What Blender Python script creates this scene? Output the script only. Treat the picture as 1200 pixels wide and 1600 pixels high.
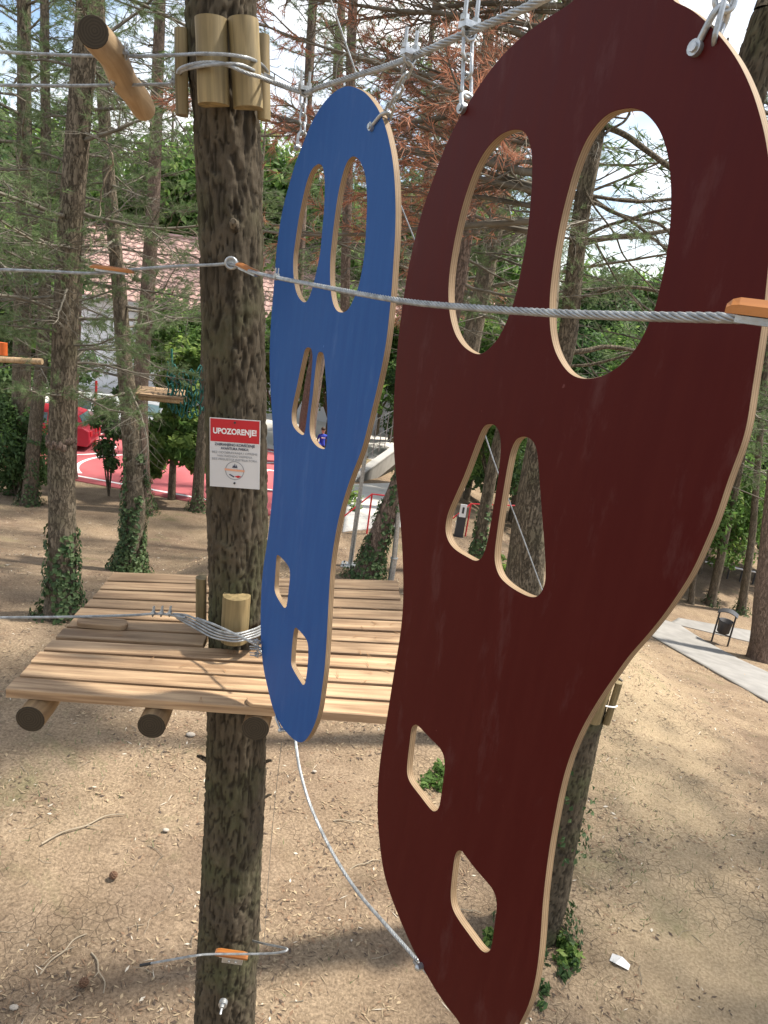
import bpy, bmesh, math, random
from mathutils import Vector, Matrix, noise, Quaternion
rnd = random.Random(7)
PI = math.pi
R = math.radians
for o in list(bpy.data.objects): bpy.data.objects.remove(o)
scene = bpy.context.scene
C = scene.collection

# ------------------------------------------------------------------ camera
CAM = Vector((0, 0, 5.0)); F = 1155.0
PITCH, ROLL = R(16.5), R(8.0)
cp, sp, cr, sr = math.cos(PITCH), math.sin(PITCH), math.cos(ROLL), math.sin(ROLL)
RT, FW, UP = Vector((1, 0, 0)), Vector((0, cp, -sp)), Vector((0, sp, cp))
CX = RT * cr + UP * sr
CY = -RT * sr + UP * cr
cam = bpy.data.cameras.new('camera')
cam.sensor_fit = 'VERTICAL'; cam.sensor_height = 24; cam.lens = 24 * F / 1600
cam.clip_start = 0.05; cam.clip_end = 3000
co = bpy.data.objects.new('camera', cam); C.objects.link(co)
m = Matrix.Identity(4)
for i in range(3):
    m[i][0], m[i][1], m[i][2], m[i][3] = CX[i], CY[i], -FW[i], CAM[i]
co.matrix_world = m
scene.camera = co

# ------------------------------------------------------------------ world and sun
SUN_DIR = Vector((0.62, 0.20, 1.10)).normalized()      # towards the sun
SUN_E = 4.2; SKY = 0.105; EXPO = 1.12
w = bpy.data.worlds.new('World'); scene.world = w; w.use_nodes = True
nt = w.node_tree; nt.nodes.clear()
def N(nt, t, **k):
    n = nt.nodes.new(t)
    for a, b in k.items(): setattr(n, a, b)
    return n
wo = N(nt, 'ShaderNodeOutputWorld'); bg = N(nt, 'ShaderNodeBackground'); bg.inputs[1].default_value = SKY
sky = N(nt, 'ShaderNodeTexSky', sky_type='NISHITA', sun_disc=False)
sky.sun_elevation = math.asin(SUN_DIR.z); sky.sun_rotation = math.atan2(SUN_DIR.x, SUN_DIR.y)
tc = N(nt, 'ShaderNodeTexCoord')
mp = N(nt, 'ShaderNodeMapping'); mp.inputs['Scale'].default_value = (1, 1, 2.2)
nz = N(nt, 'ShaderNodeTexNoise'); nz.inputs['Scale'].default_value = 2.6; nz.inputs['Detail'].default_value = 7
rp = N(nt, 'ShaderNodeValToRGB'); rp.color_ramp.elements[0].position = .40; rp.color_ramp.elements[1].position = .60
mx = N(nt, 'ShaderNodeMix', data_type='RGBA'); mx.inputs[7].default_value = (7.9, 7.9, 7.9, 1)
nt.links.new(tc.outputs['Generated'], mp.inputs[0]); nt.links.new(mp.outputs[0], nz.inputs['Vector'])
nt.links.new(nz.outputs[0], rp.inputs[0]); nt.links.new(rp.outputs[0], mx.inputs[0])
nt.links.new(sky.outputs[0], mx.inputs[6]); nt.links.new(mx.outputs[2], bg.inputs[0]); nt.links.new(bg.outputs[0], wo.inputs[0])
sl = bpy.data.lights.new('sun', 'SUN'); sl.energy = SUN_E; sl.angle = R(3.0); sl.color = (1, .93, .82)
so = bpy.data.objects.new('sun', sl); C.objects.link(so)
so.rotation_euler = (-SUN_DIR).to_track_quat('-Z', 'Y').to_euler(); so.location = (0, 0, 30)
scene.view_settings.view_transform = 'Standard'; scene.view_settings.look = 'None'
scene.view_settings.exposure = EXPO; scene.view_settings.gamma = 1
scene.render.engine = 'CYCLES'

# ------------------------------------------------------------------ geometry helpers
def ray(px, py):
    return FW + CX * ((px - 600) / F) - CY * ((py - 800) / F)
def at(px, py, Y):
    d = ray(px, py); return CAM + d * (Y / d.y)
def sstep(a, b, x):
    t = max(0, min(1, (x - a) / (b - a))); return t * t * (3 - 2 * t)
def terr(x, y):
    k = sstep(-4.5, -1.5, x) * (1 - sstep(2.5, 6, x))
    z = -2.6 * sstep(7 + 6 * k, 22 + 14 * k, y)
    z -= .10 * max(0, x - 1.5) * sstep(3, 13, y) * (1 - sstep(30, 60, y)) * (1 if x < 30 else 30 / x)
    z += .05 * noise.noise(Vector((x * .35, y * .35, 0))) * (1 if y < 18 else 0.2)
    z += 16 * sstep(90, 330, math.hypot(x, y)) if y > 0 else 0
    return z
def ground(px, py):
    d = ray(px, py); t = 1.0; last = t
    while t < 900:
        p = CAM + d * t
        if p.z < terr(p.x, p.y): break
        last = t; t *= 1.02
    a, b = last, t
    for _ in range(20):
        mdl = (a + b) / 2; p = CAM + d * mdl
        if p.z < terr(p.x, p.y): b = mdl
        else: a = mdl
    return CAM + d * b

def mat(name, col, rough=.7, metal=0, bump=0, bscale=30, var=0, vscale=6, stretch=(1, 1, 1), col2=None, spec=.5, rand=0, lo=.35, hi=.65, detail=6):
    m = bpy.data.materials.new(name); m.use_nodes = True
    t = m.node_tree; b = t.nodes['Principled BSDF']
    b.inputs['Base Color'].default_value = (*col, 1); b.inputs['Roughness'].default_value = rough
    b.inputs['Metallic'].default_value = metal; b.inputs['Specular IOR Level'].default_value = spec
    tc = N(t, 'ShaderNodeTexCoord'); mp = N(t, 'ShaderNodeMapping'); mp.inputs['Scale'].default_value = stretch
    t.links.new(tc.outputs['Object'], mp.inputs[0])
    out = None
    if col2 or var:
        nz = N(t, 'ShaderNodeTexNoise'); nz.inputs['Scale'].default_value = vscale; nz.inputs['Detail'].default_value = detail
        t.links.new(mp.outputs[0], nz.inputs['Vector'])
        r = N(t, 'ShaderNodeValToRGB'); r.color_ramp.elements[0].position = lo; r.color_ramp.elements[1].position = hi
        c2 = col2 or tuple(c * (1 - var) for c in col)
        r.color_ramp.elements[0].color = (*col, 1); r.color_ramp.elements[1].color = (*c2, 1)
        t.links.new(nz.outputs[0], r.inputs[0]); out = r.outputs[0]
    if rand:
        oi = N(t, 'ShaderNodeObjectInfo'); hs = N(t, 'ShaderNodeHueSaturation')
        mr = N(t, 'ShaderNodeMapRange'); mr.inputs[3].default_value = 1 - rand; mr.inputs[4].default_value = 1 + rand
        t.links.new(oi.outputs['Random'], mr.inputs[0]); t.links.new(mr.outputs[0], hs.inputs['Value'])
        if out: t.links.new(out, hs.inputs['Color'])
        else: hs.inputs['Color'].default_value = (*col, 1)
        out = hs.outputs[0]
    if out: t.links.new(out, b.inputs['Base Color'])
    if bump:
        n2 = N(t, 'ShaderNodeTexNoise'); n2.inputs['Scale'].default_value = bscale; n2.inputs['Detail'].default_value = 5
        t.links.new(mp.outputs[0], n2.inputs['Vector'])
        bp = N(t, 'ShaderNodeBump'); bp.inputs['Strength'].default_value = bump; bp.inputs['Distance'].default_value = .01
        t.links.new(n2.outputs[0], bp.inputs['Height']); t.links.new(bp.outputs[0], b.inputs['Normal'])
    return m

def leafmat(name, col, col2, trans=.35):
    m = bpy.data.materials.new(name); m.use_nodes = True; t = m.node_tree; b = t.nodes['Principled BSDF']
    g = N(t, 'ShaderNodeNewGeometry'); r = N(t, 'ShaderNodeValToRGB')
    r.color_ramp.elements[0].color = (*col, 1); r.color_ramp.elements[1].color = (*col2, 1)
    t.links.new(g.outputs['Random Per Island'], r.inputs[0]); t.links.new(r.outputs[0], b.inputs['Base Color'])
    b.inputs['Roughness'].default_value = .6; b.inputs['Specular IOR Level'].default_value = .3
    tr = N(t, 'ShaderNodeBsdfTranslucent'); t.links.new(r.outputs[0], tr.inputs[0])
    ms = N(t, 'ShaderNodeMixShader'); ms.inputs[0].default_value = trans
    t.links.new(b.outputs[0], ms.inputs[1]); t.links.new(tr.outputs[0], ms.inputs[2])
    t.links.new(ms.outputs[0], t.nodes['Material Output'].inputs[0])
    return m

class MB:
    def __init__(s): s.v = []; s.f = []; s.m = []; s.sm = []
    def add(s, vs, fs, mi=0, sm=False):
        o = len(s.v); s.v += [tuple(v) for v in vs]; s.f += [tuple(i + o for i in f) for f in fs]
        s.m += [mi] * len(fs); s.sm += [sm] * len(fs); return s
    def box(s, lo, hi, mi=0, M=None):
        x0, y0, z0 = lo; x1, y1, z1 = hi
        vs = [Vector(p) for p in ((x0, y0, z0), (x1, y0, z0), (x1, y1, z0), (x0, y1, z0), (x0, y0, z1), (x1, y0, z1), (x1, y1, z1), (x0, y1, z1))]
        if M: vs = [M @ v for v in vs]
        return s.add(vs, [(0, 3, 2, 1), (4, 5, 6, 7), (0, 1, 5, 4), (1, 2, 6, 5), (2, 3, 7, 6), (3, 0, 4, 7)], mi)
    def tube(s, pts, rad, n=8, mi=0, cap=True, sm=True, jit=0):
        pts = [Vector(p) for p in pts]; k = len(pts)
        if not hasattr(rad, '__len__'): rad = [rad] * k
        up = None; rings = []; vs = []
        for i in range(k):
            t = (pts[min(i + 1, k - 1)] - pts[max(i - 1, 0)])
            if t.length < 1e-9: t = Vector((0, 0, 1))
            t.normalize()
            if up is None:
                up = t.orthogonal().normalized()
            else:
                up = up - t * up.dot(t)
                up = up.normalized() if up.length > 1e-6 else t.orthogonal().normalized()
            b = t.cross(up)
            for j in range(n):
                a = 2 * PI * j / n
                rr = rad[i] * (1 + (jit * (rnd.random() - .5) if jit else 0))
                vs.append(pts[i] + (up * math.cos(a) + b * math.sin(a)) * rr)
        fs = [(i * n + j, i * n + (j + 1) % n, (i + 1) * n + (j + 1) % n, (i + 1) * n + j) for i in range(k - 1) for j in range(n)]
        s.add(vs, fs, mi, sm)
        if cap:
            s.add(vs[:n], [tuple(range(n))[::-1]], mi); s.add(vs[-n:], [tuple(range(n))], mi)
        return s
    def ball(s, c, r, mi=0, n=10, sc=(1, 1, 1)):
        c = Vector(c); vs = []; k = n // 2 + 1
        for i in range(k + 1):
            th = PI * i / k
            for j in range(n):
                a = 2 * PI * j / n
                vs.append(c + Vector((math.sin(th) * math.cos(a) * r * sc[0], math.sin(th) * math.sin(a) * r * sc[1], math.cos(th) * r * sc[2])))
        fs = [(i * n + j, (i + 1) * n + j, (i + 1) * n + (j + 1) % n, i * n + (j + 1) % n) for i in range(k) for j in range(n)]
        return s.add(vs, fs, mi, True)
    def mesh(s, name, mats):
        me = bpy.data.meshes.new(name); me.from_pydata(s.v, [], s.f)
        for mm in (mats if isinstance(mats, (list, tuple)) else [mats]): me.materials.append(mm)
        me.polygons.foreach_set('material_index', s.m); me.polygons.foreach_set('use_smooth', s.sm)
        me.update(); return me
    def build(s, name, mats, parent=None, loc=None):
        return link(name, s.mesh(name, mats), parent, loc)
def link(name, me, parent=None, loc=None):
    o = bpy.data.objects.new(name, me); C.objects.link(o)
    if parent is not None: o.parent = parent
    if loc is not None: o.location = loc
    return o
def tag(o, label, cat, group=None, kind=None):
    if label: o['label'] = label
    if cat: o['category'] = cat
    if group: o['group'] = group
    if kind: o['kind'] = kind
    return o
def empty(name, loc, label=None, cat=None, group=None, rot=None):
    o = bpy.data.objects.new(name, None); C.objects.link(o); o.location = loc; o.empty_display_size = .2
    if rot: o.rotation_euler = rot
    return tag(o, label, cat, group)
def shift(pts, o): return [Vector(p) - Vector(o) for p in pts]
def crom(pts, per=8, closed=False):
    pts = [Vector(p) for p in pts]; n = len(pts); out = []
    rng = range(n) if closed else range(n - 1)
    for i in rng:
        if closed: a, b, c, d = pts[(i - 1) % n], pts[i], pts[(i + 1) % n], pts[(i + 2) % n]
        else: a, b, c, d = pts[max(i - 1, 0)], pts[i], pts[i + 1], pts[min(i + 2, n - 1)]
        for k in range(per):
            t = k / per
            out.append(.5 * ((2 * b) + (c - a) * t + (2 * a - 5 * b + 4 * c - d) * t * t + (3 * b - a - 3 * c + d) * t ** 3))
    if not closed: out.append(pts[-1])
    return out
def resample(pts, step):
    out = [pts[0]]; acc = 0
    for a, b in zip(pts, pts[1:]):
        L = (b - a).length; d = step - acc
        while d <= L:
            out.append(a.lerp(b, d / L)); d += step
        acc = L - (d - step)
    if (out[-1] - pts[-1]).length > step * .3: out.append(pts[-1])
    return out
def strands(mb, pts, r, mi=0, pitch=None, n=6, sides=5, seg=9):
    """a laid steel rope: n strands twisted round the path"""
    pitch = pitch or r * 13
    P = resample(crom(pts, 12), pitch / seg); k = len(P)
    up = None; rows = [[] for _ in range(n)]
    for i in range(k):
        t = (P[min(i + 1, k - 1)] - P[max(i - 1, 0)]).normalized()
        up = t.orthogonal().normalized() if up is None else (up - t * up.dot(t)).normalized()
        b = t.cross(up); ph = 2 * PI * i / seg
        for s_ in range(n):
            a = ph + 2 * PI * s_ / n
            rows[s_].append(P[i] + (up * math.cos(a) + b * math.sin(a)) * r * .64)
    for row in rows: mb.tube(row, r * .37, sides, mi)
    return mb

# ------------------------------------------------------------------ materials
M = {}
M['steel'] = mat('galvanised_steel', (.50, .52, .53), .38, .75, .15, 90, .35, 30)
M['rope'] = mat('wire_rope_steel', (.42, .44, .45), .45, .6, .2, 200, .4, 40)
M['dark_steel'] = mat('dark_steel', (.05, .05, .055), .5, .3)
M['black'] = mat('black_rubber', (.012, .012, .013), .5)
M['white'] = mat('white_paint', (.78, .78, .78), .45, var=.06, vscale=3)
M['redpaint'] = mat('red_paint', (.55, .02, .03), .4)
M['signwhite'] = mat('sign_white', (.62, .62, .62), .4, var=.07, vscale=5)
M['signred'] = mat('sign_red', (.50, .012, .022), .4)
M['ink'] = mat('sign_ink', (.04, .05, .09), .5)
M['grey_ink'] = mat('sign_grey_ink', (.25, .26, .28), .5)
M['peach'] = mat('sign_peach', (.70, .35, .22), .5)
M['textwhite'] = mat('sign_letter_white', (.8, .8, .8), .4)
def wood(name, c1, c2, axis=0, rand=.12, rough=.65, sc=1.0):
    m = bpy.data.materials.new(name); m.use_nodes = True; t = m.node_tree; b = t.nodes['Principled BSDF']
    tc = N(t, 'ShaderNodeTexCoord'); oi = N(t, 'ShaderNodeObjectInfo'); ad = N(t, 'ShaderNodeVectorMath', operation='ADD')
    sc3 = N(t, 'ShaderNodeVectorMath', operation='SCALE'); sc3.inputs[0].default_value = (37, 17, 29)
    t.links.new(oi.outputs['Random'], sc3.inputs['Scale'])
    t.links.new(tc.outputs['Object'], ad.inputs[0]); t.links.new(sc3.outputs[0], ad.inputs[1])
    mp = N(t, 'ShaderNodeMapping'); s = [34 * sc] * 3; s[axis] = 2.2 * sc; mp.inputs['Scale'].default_value = s
    t.links.new(ad.outputs[0], mp.inputs[0])
    nz = N(t, 'ShaderNodeTexNoise'); nz.inputs['Scale'].default_value = 1; nz.inputs['Detail'].default_value = 7; nz.inputs['Distortion'].default_value = .6
    t.links.new(mp.outputs[0], nz.inputs['Vector'])
    r = N(t, 'ShaderNodeValToRGB'); r.color_ramp.elements[0].position = .36; r.color_ramp.elements[1].position = .66
    r.color_ramp.elements[0].color = (*c2, 1); r.color_ramp.elements[1].color = (*c1, 1)
    t.links.new(nz.outputs[0], r.inputs[0])
    # large stains
    n3 = N(t, 'ShaderNodeTexNoise'); n3.inputs['Scale'].default_value = 3.5; n3.inputs['Detail'].default_value = 4
    t.links.new(ad.outputs[0], n3.inputs['Vector'])
    mr3 = N(t, 'ShaderNodeMapRange'); mr3.inputs[1].default_value = .3; mr3.inputs[2].default_value = .7; mr3.inputs[3].default_value = .78; mr3.inputs[4].default_value = 1.12
    t.links.new(n3.outputs[0], mr3.inputs[0])
    mr = N(t, 'ShaderNodeMapRange'); mr.inputs[3].default_value = 1 - rand; mr.inputs[4].default_value = 1 + rand
    t.links.new(oi.outputs['Random'], mr.inputs[0])
    ml = N(t, 'ShaderNodeMath', operation='MULTIPLY'); t.links.new(mr.outputs[0], ml.inputs[0]); t.links.new(mr3.outputs[0], ml.inputs[1])
    hs = N(t, 'ShaderNodeHueSaturation'); t.links.new(ml.outputs[0], hs.inputs['Value']); t.links.new(r.outputs[0], hs.inputs['Color'])
    t.links.new(hs.outputs[0], b.inputs['Base Color']); b.inputs['Roughness'].default_value = rough
    bp = N(t, 'ShaderNodeBump'); bp.inputs['Strength'].default_value = .25; bp.inputs['Distance'].default_value = .003
    t.links.new(nz.outputs[0], bp.inputs['Height']); t.links.new(bp.outputs[0], b.inputs['Normal'])
    return m
M['plank'] = wood('sawn_plank_wood', (.44, .30, .175), (.22, .135, .072), 0, .24)
M['block'] = wood('treated_log_wood', (.29, .215, .10), (.13, .098, .042), 2, .12)
M['log'] = wood('round_log_wood', (.50, .36, .21), (.34, .22, .11), 2, .08)
M['logend'] = mat('log_end_grain', (.05, .038, .018), .9, var=.5, vscale=25)
M['beam'] = wood('weathered_beam_wood', (.30, .20, .10), (.16, .10, .05), 2, .08)
def ringmat():
    m = bpy.data.materials.new('log_end_rings'); m.use_nodes = True; t = m.node_tree; b = t.nodes['Principled BSDF']
    tc = N(t, 'ShaderNodeTexCoord'); wv = N(t, 'ShaderNodeTexWave', wave_type='RINGS', rings_direction='Z'); wv.inputs['Scale'].default_value = 34; wv.inputs['Distortion'].default_value = 2.2; wv.inputs['Detail'].default_value = 3
    t.links.new(tc.outputs['Object'], wv.inputs[0]); r = N(t, 'ShaderNodeValToRGB'); r.color_ramp.elements[0].color = (.018, .013, .007, 1); r.color_ramp.elements[1].color = (.055, .040, .022, 1)
    nz = N(t, 'ShaderNodeTexNoise'); nz.inputs['Scale'].default_value = 22; nz.inputs['Detail'].default_value = 6; t.links.new(tc.outputs['Object'], nz.inputs['Vector'])
    a = N(t, 'ShaderNodeMix', data_type='FLOAT'); a.inputs[0].default_value = .45; t.links.new(wv.outputs['Fac'], a.inputs[2]); t.links.new(nz.outputs[0], a.inputs[3]); t.links.new(a.outputs[0], r.inputs[0])
    t.links.new(r.outputs[0], b.inputs['Base Color']); b.inputs['Roughness'].default_value = .9; return m
M['logend'] = ringmat()
M['orange_wood'] = wood('varnished_orange_wood', (.45, .175, .04), (.27, .09, .02), 0, .08, .35)
# plywood edge with plies
def plyedge():
    m = bpy.data.materials.new('plywood_edge'); m.use_nodes = True; t = m.node_tree; b = t.nodes['Principled BSDF']
    tc = N(t, 'ShaderNodeTexCoord'); sx = N(t, 'ShaderNodeSeparateXYZ'); t.links.new(tc.outputs['Object'], sx.inputs[0])
    mu = N(t, 'ShaderNodeMath', operation='MULTIPLY'); mu.inputs[1].default_value = 2 * PI / .0055
    sn = N(t, 'ShaderNodeMath', operation='SINE'); t.links.new(sx.outputs['Y'], mu.inputs[0]); t.links.new(mu.outputs[0], sn.inputs[0])
    mr = N(t, 'ShaderNodeMapRange'); mr.inputs[1].default_value = -.6; mr.inputs[2].default_value = .6
    t.links.new(sn.outputs[0], mr.inputs[0])
    nz = N(t, 'ShaderNodeTexNoise'); nz.inputs['Scale'].default_value = 12; nz.inputs['Detail'].default_value = 6
    t.links.new(tc.outputs['Object'], nz.inputs['Vector'])
    a = N(t, 'ShaderNodeMix', data_type='RGBA'); a.inputs[6].default_value = (.20, .13, .068, 1); a.inputs[7].default_value = (.29, .205, .12, 1)
    t.links.new(mr.outputs[0], a.inputs[0])
    c = N(t, 'ShaderNodeMix', data_type='RGBA', blend_type='MULTIPLY'); c.inputs[0].default_value = .6
    r = N(t, 'ShaderNodeValToRGB'); r.color_ramp.elements[0].color = (.55, .5, .45, 1); r.color_ramp.elements[0].position = .3; r.color_ramp.elements[1].position = .7
    t.links.new(nz.outputs[0], r.inputs[0]); t.links.new(a.outputs[2], c.inputs[6]); t.links.new(r.outputs[0], c.inputs[7])
    t.links.new(c.outputs[2], b.inputs['Base Color']); b.inputs['Roughness'].default_value = .75
    return m
M['ply'] = plyedge()
def painted(name, col, col2, rough):
    m = bpy.data.materials.new(name); m.use_nodes = True; t = m.node_tree; b = t.nodes['Principled BSDF']
    tc = N(t, 'ShaderNodeTexCoord'); mp = N(t, 'ShaderNodeMapping'); mp.inputs['Scale'].default_value = (14, 1, 1.6)
    t.links.new(tc.outputs['Object'], mp.inputs[0])
    nz = N(t, 'ShaderNodeTexNoise'); nz.inputs['Scale'].default_value = 2.2; nz.inputs['Detail'].default_value = 8; nz.inputs['Roughness'].default_value = .65
    t.links.new(mp.outputs[0], nz.inputs['Vector'])
    r = N(t, 'ShaderNodeValToRGB'); r.color_ramp.elements[0].color = (*col, 1); r.color_ramp.elements[1].color = (*col2, 1)
    r.color_ramp.elements[0].position = .4; r.color_ramp.elements[1].position = .75
    t.links.new(nz.outputs[0], r.inputs[0])
    # small chips and scuffs
    vo = N(t, 'ShaderNodeTexNoise'); vo.inputs['Scale'].default_value = 46; vo.inputs['Detail'].default_value = 2
    t.links.new(tc.outputs['Object'], vo.inputs['Vector'])
    r2 = N(t, 'ShaderNodeValToRGB'); r2.color_ramp.elements[0].position = .755; r2.color_ramp.elements[1].position = .80
    t.links.new(vo.outputs[0], r2.inputs[0])
    mx = N(t, 'ShaderNodeMix', data_type='RGBA'); mx.inputs[7].default_value = (*[min(1, c * 1.8 + .05) for c in col2], 1)
    t.links.new(r2.outputs[0], mx.inputs[0]); t.links.new(r.outputs[0], mx.inputs[6]); t.links.new(mx.outputs[2], b.inputs['Base Color'])
    # rubbed shoe marks: broad pale smears and thin scratches
    mq = N(t, 'ShaderNodeMapping'); mq.inputs['Scale'].default_value = (7, 1, 2.2); mq.inputs['Rotation'].default_value = (0, .5, 0); t.links.new(tc.outputs['Object'], mq.inputs[0])
    q1 = N(t, 'ShaderNodeTexNoise'); q1.inputs['Scale'].default_value = 1.6; q1.inputs['Detail'].default_value = 9; q1.inputs['Roughness'].default_value = .72; t.links.new(mq.outputs[0], q1.inputs['Vector'])
    q2 = N(t, 'ShaderNodeMapRange'); q2.inputs[1].default_value = .56; q2.inputs[2].default_value = .80; q2.inputs[4].default_value = .42; t.links.new(q1.outputs[0], q2.inputs[0])
    q3 = N(t, 'ShaderNodeMix', data_type='RGBA'); q3.inputs[7].default_value = (*[c * 1.1 + .07 for c in col2], 1)
    t.links.new(q2.outputs[0], q3.inputs[0]); t.links.new(mx.outputs[2], q3.inputs[6]); t.links.new(q3.outputs[2], b.inputs['Base Color'])
    mr = N(t, 'ShaderNodeMapRange'); mr.inputs[3].default_value = rough - .1; mr.inputs[4].default_value = rough + .15
    t.links.new(nz.outputs[0], mr.inputs[0]); t.links.new(mr.outputs[0], b.inputs['Roughness']); b.inputs['Specular IOR Level'].default_value = .14
    bp = N(t, 'ShaderNodeBump'); bp.inputs['Strength'].default_value = .08; bp.inputs['Distance'].default_value = .002
    t.links.new(nz.outputs[0], bp.inputs['Height']); t.links.new(bp.outputs[0], b.inputs['Normal'])
    return m
M['blue'] = painted('blue_film_plywood', (.016, .078, .27), (.03, .105, .31), .55)
M['red'] = painted('dark_red_film_plywood', (.060, .0034, .0034), (.070, .007, .0055), .5)

def bark(name, c1, c2, moss=(.07, .085, .035), mossamt=.3, vs=16, bump=.8, attr=False):
    m = bpy.data.materials.new(name); m.use_nodes = True; t = m.node_tree; b = t.nodes['Principled BSDF']
    tc = N(t, 'ShaderNodeTexCoord'); mp = N(t, 'ShaderNodeMapping'); mp.inputs['Scale'].default_value = (1, 1, .28)
    t.links.new(tc.outputs['Object'], mp.inputs[0])
    nz = N(t, 'ShaderNodeTexNoise'); nz.inputs['Scale'].default_value = vs * 1.6; nz.inputs['Detail'].default_value = 8; nz.inputs['Roughness'].default_value = .65
    t.links.new(mp.outputs[0], nz.inputs['Vector'])
    nd = N(t, 'ShaderNodeMix', data_type='RGBA'); nd.inputs[0].default_value = .08 if attr else .14
    t.links.new(mp.outputs[0], nd.inputs[6]); t.links.new(nz.outputs['Color'], nd.inputs[7])
    vo = N(t, 'ShaderNodeTexVoronoi', feature='DISTANCE_TO_EDGE'); vo.inputs['Scale'].default_value = vs
    t.links.new(nd.outputs[2], vo.inputs['Vector'])
    cr_ = N(t, 'ShaderNodeMapRange'); cr_.inputs[1].default_value = 0; cr_.inputs[2].default_value = .12
    t.links.new(vo.outputs['Distance'], cr_.inputs[0])
    col = N(t, 'ShaderNodeValToRGB'); col.color_ramp.elements[0].color = (*c1, 1); col.color_ramp.elements[1].color = (*c2, 1)
    col.color_ramp.elements[0].position = .3; col.color_ramp.elements[1].position = .72
    t.links.new(nz.outputs[0], col.inputs[0])
    n2 = N(t, 'ShaderNodeTexNoise'); n2.inputs['Scale'].default_value = 2.2; n2.inputs['Detail'].default_value = 5
    t.links.new(tc.outputs['Object'], n2.inputs['Vector'])
    mr = N(t, 'ShaderNodeMapRange'); mr.inputs[1].default_value = .5; mr.inputs[2].default_value = .72; mr.inputs[4].default_value = mossamt
    t.links.new(n2.outputs[0], mr.inputs[0])
    ms = N(t, 'ShaderNodeMix', data_type='RGBA'); ms.inputs[7].default_value = (*moss, 1)
    t.links.new(mr.outputs[0], ms.inputs[0]); t.links.new(col.outputs[0], ms.inputs[6])
    dk = N(t, 'ShaderNodeMix', data_type='RGBA'); k_ = .58 if attr else .74; dk.inputs[6].default_value = (c1[0] * k_, c1[1] * k_, c1[2] * k_, 1)
    if attr:
        at_ = N(t, 'ShaderNodeAttribute', attribute_name='crack'); t.links.new(at_.outputs['Fac'], dk.inputs[0])
    else: t.links.new(cr_.outputs[0], dk.inputs[0])
    t.links.new(ms.outputs[2], dk.inputs[7]); t.links.new(dk.outputs[2], b.inputs['Base Color'])
    b.inputs['Roughness'].default_value = .92; b.inputs['Specular IOR Level'].default_value = .15
    ad = N(t, 'ShaderNodeMath', operation='MULTIPLY_ADD'); ad.inputs[1].default_value = .5
    t.links.new(nz.outputs[0], ad.inputs[0])
    if not attr: t.links.new(cr_.outputs[0], ad.inputs[2])
    else: ad.inputs[2].default_value = 0
    bp = N(t, 'ShaderNodeBump'); bp.inputs['Strength'].default_value = bump; bp.inputs['Distance'].default_value = .02
    t.links.new(ad.outputs[0], bp.inputs['Height']); t.links.new(bp.outputs[0], b.inputs['Normal'])
    return m
M['bark'] = bark('pine_bark', (.044, .036, .025), (.120, .097, .068), attr=True, mossamt=.75)
M['bark2'] = bark('pine_bark_far', (.105, .086, .062), (.235, .195, .145), vs=20)
M['bark3'] = bark('reddish_pine_bark', (.15, .112, .09), (.29, .215, .17), vs=22, mossamt=.1)
M['twig'] = mat('dead_twig', (.175, .155, .12), .9, var=.45, vscale=5)
M['pale_twig'] = mat('pale_dead_twig', (.34, .28, .20), .9, var=.3, vscale=5)
M['needle'] = leafmat('pine_needles', (.08, .13, .05), (.21, .28, .13), .5)
M['rust'] = leafmat('rust_needles', (.34, .13, .075), (.55, .28, .18), .45)
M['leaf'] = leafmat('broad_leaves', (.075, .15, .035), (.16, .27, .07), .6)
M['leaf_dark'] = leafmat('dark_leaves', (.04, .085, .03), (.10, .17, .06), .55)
M['leaf_lit'] = leafmat('sunlit_leaves', (.15, .25, .05), (.30, .40, .11), .55)  # lighter leaf copy for clump tops, sunlight put into the colour
M['ivy'] = leafmat('ivy_leaves', (.022, .055, .018), (.11, .16, .065), .3)
M['grass'] = leafmat('grass_blades', (.06, .12, .04), (.17, .22, .09), .3)

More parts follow.
